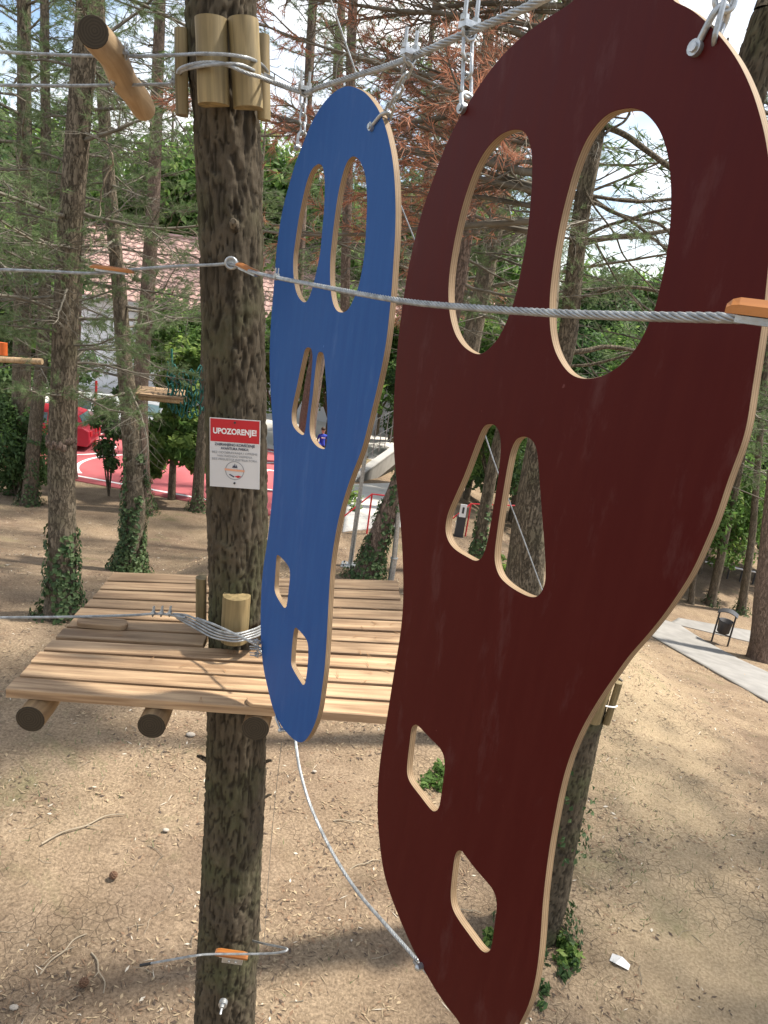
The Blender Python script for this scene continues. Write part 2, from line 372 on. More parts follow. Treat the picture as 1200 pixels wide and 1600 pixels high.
# ------------------------------------------------------------------ ground
SUN_BAND = [ground(1010, 1035), ground(1190, 1330)]  # ends of the band whose sunlit tone is painted into the soil
SUN_BAND = [(p.x, p.y, 0) for p in SUN_BAND]
def dirt():
    m = bpy.data.materials.new('dry_forest_soil'); m.use_nodes = True; t = m.node_tree; b = t.nodes['Principled BSDF']
    tc = N(t, 'ShaderNodeTexCoord')
    def noi(s, d=6, r=.6):
        n = N(t, 'ShaderNodeTexNoise'); n.inputs['Scale'].default_value = s; n.inputs['Detail'].default_value = d; n.inputs['Roughness'].default_value = r
        t.links.new(tc.outputs['Object'], n.inputs['Vector']); return n
    def ramp(n, a, b_, p0=.35, p1=.65):
        r = N(t, 'ShaderNodeValToRGB'); r.color_ramp.elements[0].color = (*a, 1); r.color_ramp.elements[1].color = (*b_, 1)
        r.color_ramp.elements[0].position = p0; r.color_ramp.elements[1].position = p1
        t.links.new(n.outputs[0], r.inputs[0]); return r
    def mix(f, a, b_, bt='MIX'):
        x = N(t, 'ShaderNodeMix', data_type='RGBA', blend_type=bt)
        if isinstance(f, float): x.inputs[0].default_value = f
        else: t.links.new(f, x.inputs[0])
        for i, q in ((6, a), (7, b_)):
            if isinstance(q, tuple): x.inputs[i].default_value = (*q, 1)
            else: t.links.new(q, x.inputs[i])
        return x.outputs[2]
    big = noi(.42, 5); mid = noi(2.3, 7, .65); fine = noi(38, 6, .7); sp = noi(95, 3, .6)
    base = ramp(big, (.21, .152, .10), (.36, .28, .175), .38, .62)
    b2 = ramp(mid, (.15, .108, .08), (.32, .25, .185), .32, .7)
    c = mix(.55, base.outputs[0], b2.outputs[0])
    f1 = ramp(fine, (.45, .42, .40), (1.25, 1.22, 1.18), .34, .66)
    c = mix(.9, c, f1.outputs[0], 'MULTIPLY')
    s1 = ramp(sp, (0, 0, 0), (1, 1, 1), .68, .73)
    c = mix(s1.outputs[0], c, (.50, .42, .32))
    # bare soil band on the right, painted paler as if sunlit
    ta, tb = Vector(SUN_BAND[0]), Vector(SUN_BAND[1]); td = (tb - ta).normalized(); tn = Vector((-td.y, td.x, 0))
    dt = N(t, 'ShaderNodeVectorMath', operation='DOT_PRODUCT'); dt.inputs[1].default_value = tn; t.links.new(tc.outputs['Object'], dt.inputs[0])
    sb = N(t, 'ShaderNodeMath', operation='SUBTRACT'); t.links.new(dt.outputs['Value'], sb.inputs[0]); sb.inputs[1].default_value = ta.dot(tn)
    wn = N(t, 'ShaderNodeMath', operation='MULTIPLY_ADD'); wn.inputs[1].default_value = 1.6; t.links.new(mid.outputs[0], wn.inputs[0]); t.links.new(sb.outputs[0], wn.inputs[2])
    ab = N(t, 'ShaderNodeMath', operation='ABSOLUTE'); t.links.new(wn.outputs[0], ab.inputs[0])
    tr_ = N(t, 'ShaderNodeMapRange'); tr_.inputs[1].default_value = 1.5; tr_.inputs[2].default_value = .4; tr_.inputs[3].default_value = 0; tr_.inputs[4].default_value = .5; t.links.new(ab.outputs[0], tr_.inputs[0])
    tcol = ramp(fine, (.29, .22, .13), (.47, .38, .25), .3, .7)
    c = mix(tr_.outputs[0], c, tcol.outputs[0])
    # dry cracked clay in patches
    vo = N(t, 'ShaderNodeTexVoronoi', feature='DISTANCE_TO_EDGE'); vo.inputs['Scale'].default_value = 11
    wv = mix(.05, tc.outputs['Object'], mid.outputs['Color']); t.links.new(wv, vo.inputs['Vector'])
    e = N(t, 'ShaderNodeMapRange'); e.inputs[1].default_value = .0; e.inputs[2].default_value = .03; e.inputs[3].default_value = 1; e.inputs[4].default_value = 0
    t.links.new(vo.outputs['Distance'], e.inputs[0])
    pn = noi(.8, 3); pr = N(t, 'ShaderNodeMapRange'); pr.inputs[1].default_value = .5; pr.inputs[2].default_value = .62; pr.inputs[4].default_value = .75
    t.links.new(pn.outputs[0], pr.inputs[0])
    ml = N(t, 'ShaderNodeMath', operation='MULTIPLY'); t.links.new(e.outputs[0], ml.inputs[0]); t.links.new(pr.outputs[0], ml.inputs[1])
    c = mix(ml.outputs[0], c, (.10, .07, .05))
    # thin grass tint
    gn = noi(.55, 6, .7); gn.inputs['Distortion'].default_value = .5
    gr = N(t, 'ShaderNodeMapRange'); gr.inputs[1].default_value = .58; gr.inputs[2].default_value = .75; gr.inputs[4].default_value = .55
    t.links.new(gn.outputs[0], gr.inputs[0]); c = mix(gr.outputs[0], c, (.115, .14, .055))
    # far away the land is grass green
    sx = N(t, 'ShaderNodeSeparateXYZ'); t.links.new(tc.outputs['Object'], sx.inputs[0])
    fr = N(t, 'ShaderNodeMapRange'); fr.inputs[1].default_value = 36; fr.inputs[2].default_value = 60; t.links.new(sx.outputs['Y'], fr.inputs[0])
    c = mix(fr.outputs[0], c, (.055, .085, .03))
    t.links.new(c, b.inputs['Base Color']); b.inputs['Roughness'].default_value = .95; b.inputs['Specular IOR Level'].default_value = .15
    h = N(t, 'ShaderNodeMath', operation='ADD'); t.links.new(fine.outputs[0], h.inputs[0]); t.links.new(mid.outputs[0], h.inputs[1])
    h2 = N(t, 'ShaderNodeMath', operation='SUBTRACT'); t.links.new(h.outputs[0], h2.inputs[0]); t.links.new(ml.outputs[0], h2.inputs[1])
    bp = N(t, 'ShaderNodeBump'); bp.inputs['Strength'].default_value = .7; bp.inputs['Distance'].default_value = .03
    t.links.new(h2.outputs[0], bp.inputs['Height']); t.links.new(bp.outputs[0], b.inputs['Normal'])
    return m
def grid_sheet(name, xs, ys, mt, dz=0, nzamp=0):
    vs = [(x, y, terr(x, y) + dz + (nzamp * noise.noise(Vector((x * 2.3, y * 2.3, 3))) if nzamp and 0 < y < 16 and abs(x) < 14 else 0)) for y in ys for x in xs]
    nx = len(xs)
    fs = [(j * nx + i, j * nx + i + 1, (j + 1) * nx + i + 1, (j + 1) * nx + i) for j in range(len(ys) - 1) for i in range(nx - 1)]
    mb = MB(); mb.add(vs, fs, 0, True); return mb.build(name, mt)
def spaced(a, b, near, k): 
    # a..b with fine spacing in the middle
    out = [0.0]; s = near
    while out[-1] < b: out.append(out[-1] + s); s *= k
    neg = [0.0]; s = near
    while neg[-1] > a: neg.append(neg[-1] - s); s *= k
    return neg[:0:-1] + out
xs = spaced(-500, 500, .14, 1.035); ys = spaced(-60, 900, .12, 1.028)
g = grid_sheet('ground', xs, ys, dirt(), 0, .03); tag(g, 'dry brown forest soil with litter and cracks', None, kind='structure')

def slab_between(name, outline, mt, dz, label, n=14, thick=None):
    """sheet following the terrain inside a quad given by four ground points (a,b along, d,c across)"""
    a, b, c, d = [Vector(p) for p in outline]
    vs = []
    for j in range(n + 1):
        for i in range(n * 2 + 1):
            u, v = i / (2 * n), j / n
            p = a.lerp(b, u).lerp(d.lerp(c, u), v); vs.append((p.x, p.y, terr(p.x, p.y) + dz))
    nx = 2 * n + 1
    fs = [(j * nx + i, j * nx + i + 1, (j + 1) * nx + i + 1, (j + 1) * nx + i) for j in range(n) for i in range(nx - 1)]
    mb = MB(); mb.add(vs, fs, 0, True)
    # low edge skirt so the sheet has a body
    ring = [i for i in range(nx)] + [j * nx + nx - 1 for j in range(1, n + 1)] + [n * nx + i for i in range(nx - 2, -1, -1)] + [j * nx for j in range(n - 1, 0, -1)]
    o = len(mb.v)
    for i in ring: x, y, z = mb.v[i]; mb.v.append((x, y, z - .25))
    for k in range(len(ring)):
        k2 = (k + 1) % len(ring); mb.f.append((ring[k], o + k, o + k2, ring[k2])); mb.m.append(0); mb.sm.append(False)
    ob = mb.build(name, mt); tag(ob, label, None, kind='structure'); return ob
M['path'] = mat('pale_paving', (.25, .24, .225), .85, bump=.4, bscale=14, var=.22, vscale=2.5)
M['asphalt_pale'] = mat('bleached_concrete', (.55, .53, .49), .9, var=.15, vscale=.6)
M['court'] = mat('red_sports_surface', (.42, .10, .11), .8, var=.12, vscale=.5)
G = ground
# footpath on the right: a receding strip and its branch behind the bin
fp = [G(985, 955), G(1330, 1165), G(1330, 1122), G(1035, 968)]
slab_between('footpath', [G(960, 948), G(1290, 1142), G(1330, 1108), G(1060, 976)], M['path'], .03, 'pale grey paved footpath crossing the slope')
slab_between('side_path', [G(1046, 974), G(1215, 1014), G(1230, 996), G(1060, 966)], M['path'], .022, 'pale side path running behind the litter bin')

# sports court and the bright lot beyond it
A = G(116, 751); B = G(322, 789); U = (B - A); U.z = 0; U.normalize(); V = Vector((-U.y, U.x, 0))
if V.y < 0: V = -V
O = A - U * 9
def cpt(u, v, dz=.03):
    p = O + U * u + V * v; return Vector((p.x, p.y, terr(p.x, p.y) + dz))
slab_between('sports_court', [cpt(-8, 0), cpt(17, 0), cpt(17, 9.5), cpt(-8, 9.5)], M['court'], .025, 'faded red sports court with white lines')
slab_between('parking_lot', [cpt(-30, 9.6), cpt(18, 9.6), cpt(18, 26), cpt(-30, 26)], M['asphalt_pale'], .02, 'bleached pale concrete lot beyond the court')
slab_between('road', [G(535, 832), G(700, 822), G(690, 752), G(548, 757)], M['asphalt_pale'], .016, 'sunlit pale road beyond the pine slope')
ml = MB()
def line(pts, wd=.07):
    L = [cpt(u, v, .031) for u, v in pts]
    for a, b in zip(L, L[1:]):
        t = (b - a).normalized(); n = Vector((-t.y, t.x, 0)) * wd
        ml.add([a - n, b - n, b + n, a + n], [(0, 1, 2, 3)])
def seg(a, b, k=14): return [(a[0] + (b[0] - a[0]) * i / k, a[1] + (b[1] - a[1]) * i / k) for i in range(k + 1)]
def arc(cu, cv, r, a0, a1, k=22): return [(cu + r * math.cos(R(a0 + (a1 - a0) * i / k)), cv + r * math.sin(R(a0 + (a1 - a0) * i / k))) for i in range(k + 1)]
for L_ in (seg((-7.5, .5), (16.6, .5), 30), seg((-7.5, 9), (16.6, 9), 30), seg((6, .5), (6, 9)), arc(6, 4.4, 1.8, 0, 360, 30), arc(16.6, 4.4, 3.9, 90, 270), arc(-4, 4.4, 4.6, -80, 80),
           seg((16.6, 3), (14, 3)), seg((14, 3), (14, 5.8)), seg((14, 5.8), (16.6, 5.8)), arc(10.2, 2.6, 2.3, 60, 230)): line(L_)
tag(ml.build('court_lines', M['white']), 'white painted lines on the red court', None, kind='structure')

# ------------------------------------------------------------------ the two footprint panels (traced in their own planes)
def panel_plane(yaw, d):
    yaw = R(yaw); n = Vector((-math.sin(yaw), math.cos(yaw), 0)); u = Vector((math.cos(yaw), math.sin(yaw), 0))
    def back(px, py):
        D = ray(px, py); Q = D * (d / D.dot(n)); return (Q.dot(u), Q.z)
    return u, n, d, back
RU, RN, RD, rback = panel_plane(-55.914, 1.0)
BU, BN, BD, bback = panel_plane(-60.611, .92382)
ROT, TX, TZ = .005187, 1.15142, -.01157
def b2r(s, z): return (math.cos(ROT) * s - math.sin(ROT) * z + TX, math.sin(ROT) * s + math.cos(ROT) * z + TZ)
blue_out = [(547.5,134),(565,140.5),(577,151),(589,167.5),(599,188),(607,216),(613.5,250),(617,290),(618,330),(617,370),(615,400),(612,450),(608.5,487),(604,530),(596,575),(586,620),(576,660),(566,700),(555,728),(542.5,762),(530,805),(521.5,850),(516.5,887),(514,925),(511.5,975),(509.5,1010),(507,1045),(503,1075),(499,1105),(493,1128),(485,1146),(477,1157),(470,1160.5),(460,1157),(448,1145),(440,1135),(431,1119),(424,1100),(417,1070),(411.5,1045),(408,1012),(407,975),(407.5,940),(409,910),(412,880),(415.5,860),(420,825),(424,790),(427,750),(428,720),(427.5,700),(426,670),(424,635),(422,600),(421,562),(422,525),(424,490),(427.5,450),(431,400),(433,382),(438,345),(445,312),(454,280),(463,250),(473,225),(484,197),(497.5,172),(512.5,152),(527,140),(537,135.5)]
blue_holes = [[(496,257),(501,257.5),(505,264),(507.2,285),(507,305),(506,328),(503,362),(500,395),(495.5,418),(490,442),(484,462),(477.5,472),(470,469),(463,457),(459,437),(457.8,415),(458.8,395),(461,380),(466,345),(472.5,312),(479,285),(487,265)],
 [(552.5,244.5),(560,249),(566,260),(570.5,275),(573,305),(573,325),(572,350),(570.5,380),(569,397),(566,418),(560,447),(551,470),(543,484),(534,488),(526,485),(520,473),(516.5,452),(515.5,430),(516,402),(518,382),(521.5,350),(527.5,307),(534,277),(540,258),(546,248)],
 [(481,543),(486,545),(488,556),(487,575),(484,612),(479.5,650),(476,675),(472,679.5),(463,672.5),(457,663),(455.5,650),(457,635),(462.5,610),(469,578),(475,551),(477.5,545)],
 [(500,550),(505,552.5),(507,565),(508.3,585),(510,612),(511.2,650),(511,680),(509,697),(505,701.5),(495,697),(486,685),(483.5,668),(485,645),(488,622),(491,592),(494.5,562),(497,552)],
 [(434,867.5),(439,871),(450,884),(453,896),(451.5,915),(448,945),(444.5,949.5),(441,946),(432.5,932.5),(429,922),(429,910),(430.5,888),(432,870)],
 [(462.5,981),(466,984),(477.5,997.5),(481.3,1011),(480.7,1037),(477.3,1064),(474,1070),(470,1066),(459,1048),(455,1038),(455,1026),(457,1000),(459.5,984)]]
red_out_px = [(897,0),(875,15),(850,30.5),(825,49),(805,66),(785,86),(765,110),(748,134),(732,160),(717,185),(706,206),(692,237),(680,270),(670,298),(660,328),(649,368),(640,408),(632.5,450),(625,503),(620,550),(616.5,600),(614.5,640),(614,675),(615.5,712),(619,750),(622.5,785),(626,825),(629,875),(629.8,920),(629,950),(626.5,980),(623,1005),(617.5,1037),(611,1078),(604.5,1120),(597.5,1162),(592,1202),(589.3,1246),(590.2,1287),(594,1329),(600,1367),(611,1402),(625,1438),(643,1479),(662,1516),(681,1548),(700,1576),(720,1601)]
red_out_px_r = [(812,1599),(824,1576),(834,1543),(841,1502),(845,1460),(847,1425),(850.5,1387),(855,1350),(860,1315),(867,1277),(875,1236),(886,1195),(900,1158),(918,1122),(938,1089),(960,1057),(981,1027),(1005,1000),(1030,970),(1051,941),(1070,912),(1086,884),(1101,850),(1114,820),(1124,792),(1136,755),(1149,720),(1160,690),(1168.5,655),(1175,610),(1182,566),(1188,525),(1193,490),(1198,440),(1202,400),(1205,350),(1205,300),(1202,255),(1196,215),(1187.5,180),(1178,149),(1167,122),(1155,98),(1140,75),(1125,56),(1112,41.5),(1095,26),(1075,11),(1050,0)]
red_holes = [[(807.5,203),(818,206),(825,217),(829.5,235),(831,262),(830,297),(827.5,328),(822.5,372),(815,414),(805,462),(792.5,499),(778,528),(763,545),(750,553),(737,550),(722.5,539),(711,521),(703.5,495),(700.5,463),(702,428),(707.5,390),(714.5,355),(722.5,322),(735,283),(747.5,254),(762.5,230),(780,212.5),(795,205)],
 [(980,170),(995,171),(1008,177.5),(1022,192),(1032.5,210),(1041,235),(1045.5,262),(1047.8,298),(1047.3,337),(1044,375),(1038,413),(1030.5,450),(1022,483),(1010,513),(995,541),(975,565),(950,583),(925,591),(902,589.5),(884,577),(868,550),(860.5,520),(858.5,485),(860,450),(864.5,413),(870.5,375),(878,337),(887.5,300),(896,270),(907.5,238),(920,212.5),(937,190),(955,176)],
 [(765,663),(773,665),(780,677),(782,700),(778.5,740),(772.5,780),(765,825),(758,858),(751,872),(742.5,876),(730,870),(712,859),(701,846),(696,828),(699,805),(709,780),(724.5,745),(739.5,705),(750,678),(757,666)],
 [(817.5,682.5),(827,685),(835,694),(839.5,712),(842.5,750),(846,800),(850,850),(852,895),(850,914),(843,928),(832.5,933),(816,927.5),(796,915.5),(781,901),(774,882),(773,862),(777.5,825),(785,775),(793.5,725),(799.5,701),(807,687)],
 [(650,1132.7),(655,1136),(670,1152),(686,1168),(693,1182),(694.4,1200),(692,1221),(689,1242),(685.5,1261),(679.5,1267.5),(672,1263.5),(655.4,1242),(641,1223),(636,1208),(636.5,1190),(639.7,1162),(642.5,1140),(646,1134)],
 [(719,1329.5),(723,1332),(740,1355),(760,1378),(771,1393),(775.7,1413),(773,1440),(769,1470),(766,1483),(760,1488),(751,1484),(735,1463),(715,1435),(706,1416),(704,1395),(706.5,1367),(710,1341),(714,1331)]]
br = [b2r(*bback(*p)) for p in blue_out]
rl = [rback(*p) for p in red_out_px]; rr = [rback(*p) for p in red_out_px_r]
# the parts of the red panel outside the picture come from the blue one, which is cut from the same template
zlo = min(p[1] for p in br); zhi = max(p[1] for p in br)
slo = [p[0] for p in br if p[1] == zlo][0]; shi = [p[0] for p in br if p[1] == zhi][0]
def cap_pts(a, b, tip, k=5):
    """smooth cap from a to b through the tip"""
    out = []
    for i in range(1, 2 * k):
        th = PI * i / (2 * k)
        mid = ((a[0] + b[0]) / 2, (a[1] + b[1]) / 2)
        x = a[0] + (b[0] - a[0]) * (1 - math.cos(th)) / 2
        y = a[1] + (b[1] - a[1]) * (1 - math.cos(th)) / 2 + (tip - mid[1]) * math.sin(th)
        out.append((x, y))
    return out
red_out = rl + cap_pts(rl[-1], rr[0], zlo + .01) + rr + cap_pts(rr[-1], rl[0], max(zhi, max(rr[-1][1], rl[0][1]) + .02))
TH = .018
def make_panel(name, out2, holes2, u, n, d, paint, label):
    c = (sum(p[0] for p in out2) / len(out2), sum(p[1] for p in out2) / len(out2))
    base = CAM + u * c[0] + n * d; base.z = CAM.z + c[1]
    root = empty(name, base, label, 'footprint panel', 'shoe sole shaped panels hung from the cable')
    root.rotation_euler = (0, 0, math.atan2(u.y, u.x))
    cu = bpy.data.curves.new('c', 'CURVE'); cu.dimensions = '2D'; cu.fill_mode = 'BOTH'
    cu.extrude = TH / 2 - .0015; cu.bevel_depth = .0015; cu.bevel_resolution = 1; cu.offset = -.0015
    def addsp(pts, sm):
        P = crom([Vector((p[0] - c[0], p[1] - c[1], 0)) for p in pts], 5, True)
        for _ in range(sm): P = [(P[i - 1] + P[i] * 2 + P[(i + 1) % len(P)]) / 4 for i in range(len(P))]
        sp_ = cu.splines.new('POLY'); sp_.points.add(len(P) - 1); sp_.use_cyclic_u = True
        for i, p in enumerate(P): sp_.points[i].co = (p.x, p.y, 0, 1)
    addsp(out2, 6)
    for h in holes2: addsp(h, 2)
    tmp = bpy.data.objects.new('tmp', cu); C.objects.link(tmp)
    dg = bpy.context.evaluated_depsgraph_get(); me = bpy.data.meshes.new_from_object(tmp.evaluated_get(dg))
    bpy.data.objects.remove(tmp)
    bm = bmesh.new(); bm.from_mesh(me); bmesh.ops.remove_doubles(bm, verts=bm.verts, dist=1e-5)
    for v in bm.verts: v.co = Vector((v.co.x, -v.co.z + TH / 2, v.co.y))
    bmesh.ops.recalc_face_normals(bm, faces=bm.faces)
    me.materials.clear(); me.materials.append(paint); me.materials.append(M['ply'])
    for f in bm.faces:
        f.material_index = 0 if abs(f.normal.y) > .85 else 1; f.smooth = False
    # split: painted board and bare plywood edge are one body, kept as one mesh part
    bm.to_mesh(me); bm.free()
    ob = link('board', me, root); return root, c
blue_out2 = [bback(*p) for p in blue_out]
blue_root, bc = make_panel('footprint_panel', blue_out2, [[bback(*p) for p in h] for h in blue_holes], BU, BN, BD, M['blue'], 'bright blue shoe sole shaped plywood panel beside the main trunk, farther of the two')
red_root, rc = make_panel('footprint_panel', red_out, [[rback(*p) for p in h] for h in red_holes], RU, RN, RD, M['red'], 'large dark red shoe sole shaped plywood panel nearest the viewer')
def onred(px, py, off=0):
    D = ray(px, py); return CAM + D * ((RD + off) / D.dot(RN))
def onblue(px, py, off=0):
    D = ray(px, py); return CAM + D * ((BD + off) / D.dot(BN))

# ------------------------------------------------------------------ platform
PZ = CAM.z - 1.6
def plat(px, py, z=PZ):
    d = ray(px, py); return CAM + d * ((z - CAM.z) / d.z)
FL, BL, BRr = plat(10, 1076), plat(180, 894), plat(620, 907)
FR_ = plat(603, 1119)
fd = (FR_ - FL).normalized(); FRr = FL + fd * ((BRr - BL).length * 1.04)
TX0 = Vector((at(365, 985, 3.07).x, 3.07))
ctr = (FL + BRr) / 2
pf = empty('wooden_platform', (ctr.x, ctr.y, PZ - .15), 'weathered plank platform on round logs around the big pine trunk', 'platform')
NP = 11; PT = .038
def quadpt(u, v): return FL.lerp(FRr, u).lerp(BL.lerp(BRr, u), v)
def plank(u0, u1, v0, v1, nm='plank'):
    a, b, c_, d_ = quadpt(u0, v0), quadpt(u1, v0), quadpt(u1, v1), quadpt(u0, v1)
    o = (a + b + c_ + d_) / 4; X = (b - a).normalized(); Z = Vector((0, 0, 1)); Y = Z.cross(X)
    k = 12; mb = MB(); rows = []
    tz = rnd.uniform(-.002, .002); wa = rnd.uniform(-.001, .002)
    bev = .004
    for i in range(k + 1):
        t = i / k; p0 = a.lerp(b, t); p1 = d_.lerp(c_, t); j0 = noise.noise(Vector((t * 3, v0 * 40, 1))) * .0015
        w_ = (p1 - p0).length; e = (p1 - p0).normalized()
        zz = tz + wa * math.sin(t * 5 + v0 * 30)
        ring = [p0 + e * (0 + j0) + Z * (zz - PT), p0 + e * j0 + Z * (zz - bev), p0 + e * (bev + j0) + Z * zz, p0 + e * (w_ / 2) + Z * (zz - .0008), p1 - e * (bev - j0) + Z * zz, p1 + e * j0 + Z * (zz - bev), p1 + e * j0 + Z * (zz - PT)]
        rows.append([Vector((q - o).dot(ax) for ax in (X, Y, Z)) for q in ring])
    n = 7; vs = [v for r_ in rows for v in r_]
    fs = [(i * n + j, i * n + (j + 1) % n, (i + 1) * n + (j + 1) % n, (i + 1) * n + j) for i in range(k) for j in range(n)]
    fs = [tuple(reversed(f)) for f in fs]
    mb.add(vs, fs); mb.add(rows[0], [tuple(range(n))]); mb.add(rows[-1], [tuple(range(n))[::-1]])
    ob = mb.build(nm, M['plank'], pf, o - pf.location); ob.rotation_euler = (0, 0, math.atan2(X.y, X.x)); return ob
def hole_u(v, side):
    # u where the trunk's edge crosses this row
    best = None
    tcx, tcy, tr = TX0.x, TX0.y, .145
    us = [u / 200 for u in range(201) if (Vector((quadpt(u / 200, v).x - tcx, quadpt(u / 200, v).y - tcy))).length < tr]
    return (min(us), max(us)) if us else None
gap = .19
for i in range(NP):
    v0 = i / NP; v1 = (i + 1 - gap) / NP if i < NP - 1 else 1
    hs = [h for h in (hole_u(v0, 0), hole_u((v0 + v1) / 2, 0), hole_u(v1, 0)) if h]
    hm = hole_u((v0 + v1) / 2, 0)
    if hm: hs = [hm]
    if hm and 3 <= i <= 8:
        plank(rnd.uniform(0, .004), min(h[0] for h in hs) + .006, v0, v1); plank(max(h[1] for h in hs) - .006, 1 - rnd.uniform(0, .004), v0, v1)
    else: plank(rnd.uniform(-.004, .004), 1 + rnd.uniform(-.004, .004), v0, v1)
def log_mesh(L, r, seed, ends=True):
    mb = MB(); k = 14; rr = random.Random(seed)
    pts = [(0.006 * math.sin(i * .7 + seed), 0.004 * math.cos(i * .9), L * i / k) for i in range(k + 1)]
    mb.tube(pts, [r * (1 + .02 * math.sin(i * 1.3 + seed)) for i in range(k + 1)], 20, 0, cap=False)
    n = 20
    for e, rev in ((mb.v[:n], True), (mb.v[-n:], False)):
        cc = sum((Vector(v) for v in e), Vector()) / n
        vs = [Vector(v) for v in e] + [cc.lerp(Vector(v), .96) + Vector((0, 0, -.002 if rev else .002)) for v in e] + [cc + Vector((0, 0, -.003 if rev else .003))]
        fs = [(j, (j + 1) % n, n + (j + 1) % n, n + j) for j in range(n)] + [(n + j, n + (j + 1) % n, 2 * n) for j in range(n)]
        if rev: fs = [f[::-1] for f in fs]
        mb.add(vs, fs, 1)
    return mb
ldir = (BL - FL).normalized()
for (px, py, r_) in ((45, 1122, .053), (234, 1133, .052), (397, 1137, .052), (622, 1153, .053)):
    p0 = plat(px, py, PZ - PT - r_); p0 = p0 + ldir * 0
    me = log_mesh((BL - FL).length * .98, r_, px)
    q = Vector((0, 0, 1)).rotation_difference(ldir)
    ob = me.build('support_log', [M['beam'], M['logend']], pf, p0 - pf.location); ob.rotation_mode = 'QUATERNION'; ob.rotation_quaternion = q
# rounded guard boards lying on the platform
def stadium(name, p, yaw, L, W, H, label, mt=None, cat='board', group=None):
    mb = MB(); n = 24; lo = []; hi = []; top = []
    for i in range(n):
        a = 2 * PI * i / n; x = math.cos(a); y = math.sin(a)
        bx = (L / 2 - W / 2) * (1 if x > 0 else -1)
        if abs(x) < 1e-6: bx = L / 2 - W / 2
        lo.append((bx + x * W / 2, y * W / 2, 0)); hi.append((bx + x * W / 2, y * W / 2, H * .8)); top.append((bx + x * (W / 2 - H * .15), y * (W / 2 - H * .15), H))
    mb.add(lo + hi + top, [(k * n + j, k * n + (j + 1) % n, (k + 1) * n + (j + 1) % n, (k + 1) * n + j) for k in range(2) for j in range(n)] + [tuple(range(2 * n, 3 * n)), tuple(range(n))[::-1]])
    ob = mb.build(name, mt or M['plank'], None, p); ob.rotation_euler = (0, 0, yaw); tag(ob, label, cat, group); return ob
pyaw = math.atan2(fd.y, fd.x)
stadium('guard_board', plat(160, 978) + Vector((0, 0, .003)), pyaw + .02, .22, .075, .022, 'rounded wooden guard block lying near left edge of the platform under the cable', group=None)
stadium('guard_board', plat(425, 1100) + Vector((0, 0, .003)), pyaw, .20, .075, .014, 'rounded thin board on the front plank beside the blue panel')

# ------------------------------------------------------------------ branches, shared by all the pines
def arr(v, a): return v * a
def make_branch(kind, L, seed, lod=0):
    rr = random.Random(seed); mb = MB()
    live = kind in ('live', 'rust')
    def curve(p, d, L_, k, wob, grav):
        pts = [p.copy()]; d = d.normalized()
        for i in range(k):
            d = (d + Vector((rr.gauss(0, wob), rr.gauss(0, wob), rr.gauss(0, wob) + grav))).normalized()
            p = p + d * (L_ / k); pts.append(p.copy())
        return pts
    k = 9 if not lod else 5
    main = curve(Vector((-.05, 0, 0)), Vector((1, 0, rr.uniform(-.1, .25))), L, k, .10, -.03 if kind != 'live' else .02)
    r0 = .010 + .007 * L
    mb.tube(main, [r0 * (1 - .82 * i / k) for i in range(k + 1)], 5 if not lod else 3, 0, cap=False)
    nn = 24 if not lod else 9
    def tuft(p, d, mi):
        d = d.normalized(); a = d.orthogonal().normalized(); b = d.cross(a)
        cnt = (20 if kind == 'live' else 13) if not lod else 7
        for _ in range(cnt):
            th = rr.uniform(0, 2 * PI); s = rr.uniform(.25, 1.1)
            e = (d + (a * math.cos(th) + b * math.sin(th)) * s + Vector((0, 0, -.12))).normalized()
            q = p - d * rr.uniform(0, .10); ln = rr.uniform(.06, .11) * (1.0 if not lod else 2.0)
            w_ = (.0026 if not lod else .010); sd = e.cross(Vector((rr.random() - .5, rr.random() - .5, rr.random() - .5))).normalized() * w_
            mb.add([q - sd, q + sd, q + e * ln], [(0, 1, 2)], mi)
    side = 1; ns = int(L * (12 if kind == 'dead' else 10)) if not lod else int(L * 4)
    for i in range(ns):
        t = .12 + .86 * (i + rr.random()) / ns; ii = min(int(t * k), k - 1)
        p = main[ii].lerp(main[ii + 1], t * k - ii); dm = (main[ii + 1] - main[ii]).normalized()
        side = -side; lat = dm.cross(Vector((0, 0, 1))).normalized() * side
        ang = rr.uniform(.6, 1.15)
        d = dm * math.cos(ang) + lat * math.sin(ang) + Vector((0, 0, rr.uniform(-.35, .3)))
        l2 = L * rr.uniform(.14, .42) * (1.15 - t * .75)
        kk = 5 if not lod else 2
        tw = curve(p, d, l2, kk, .16, -.05 if kind == 'dead' else .04)
        mb.tube(tw, [max(.0016, r0 * .30 * (1 - .75 * j / kk)) for j in range(kk + 1)], 3, 0, cap=False)
        nt_ = rr.randint(3, 5) if not lod else 1
        for j in range(nt_):
            tt = rr.uniform(.2, 1); jj = min(int(tt * kk), kk - 1); q = tw[jj].lerp(tw[jj + 1], tt * kk - jj)
            dd = (tw[jj + 1] - tw[jj]).normalized() + Vector((rr.gauss(0, .6), rr.gauss(0, .6), rr.gauss(0, .35)))
            l3 = l2 * rr.uniform(.25, .5)
            if not lod:
                t3 = curve(q, dd, l3, 3, .18, -.04); mb.tube(t3, [.0022, .0018, .0015, .0012], 3, 0, cap=False)
            else: t3 = [q, q + dd.normalized() * l3]
            if live and rr.random() < (.95 if kind == 'live' else .7): tuft(t3[-1], t3[-1] - t3[-2], 1)
        if live: tuft(tw[-1], tw[-1] - tw[-2], 1)
        if live and not lod and rr.random() < .5: tuft(tw[-2], tw[-1] - tw[-2], 1)
    if live: tuft(main[-1], main[-1] - main[-2], 1)
    return mb
BR = {}
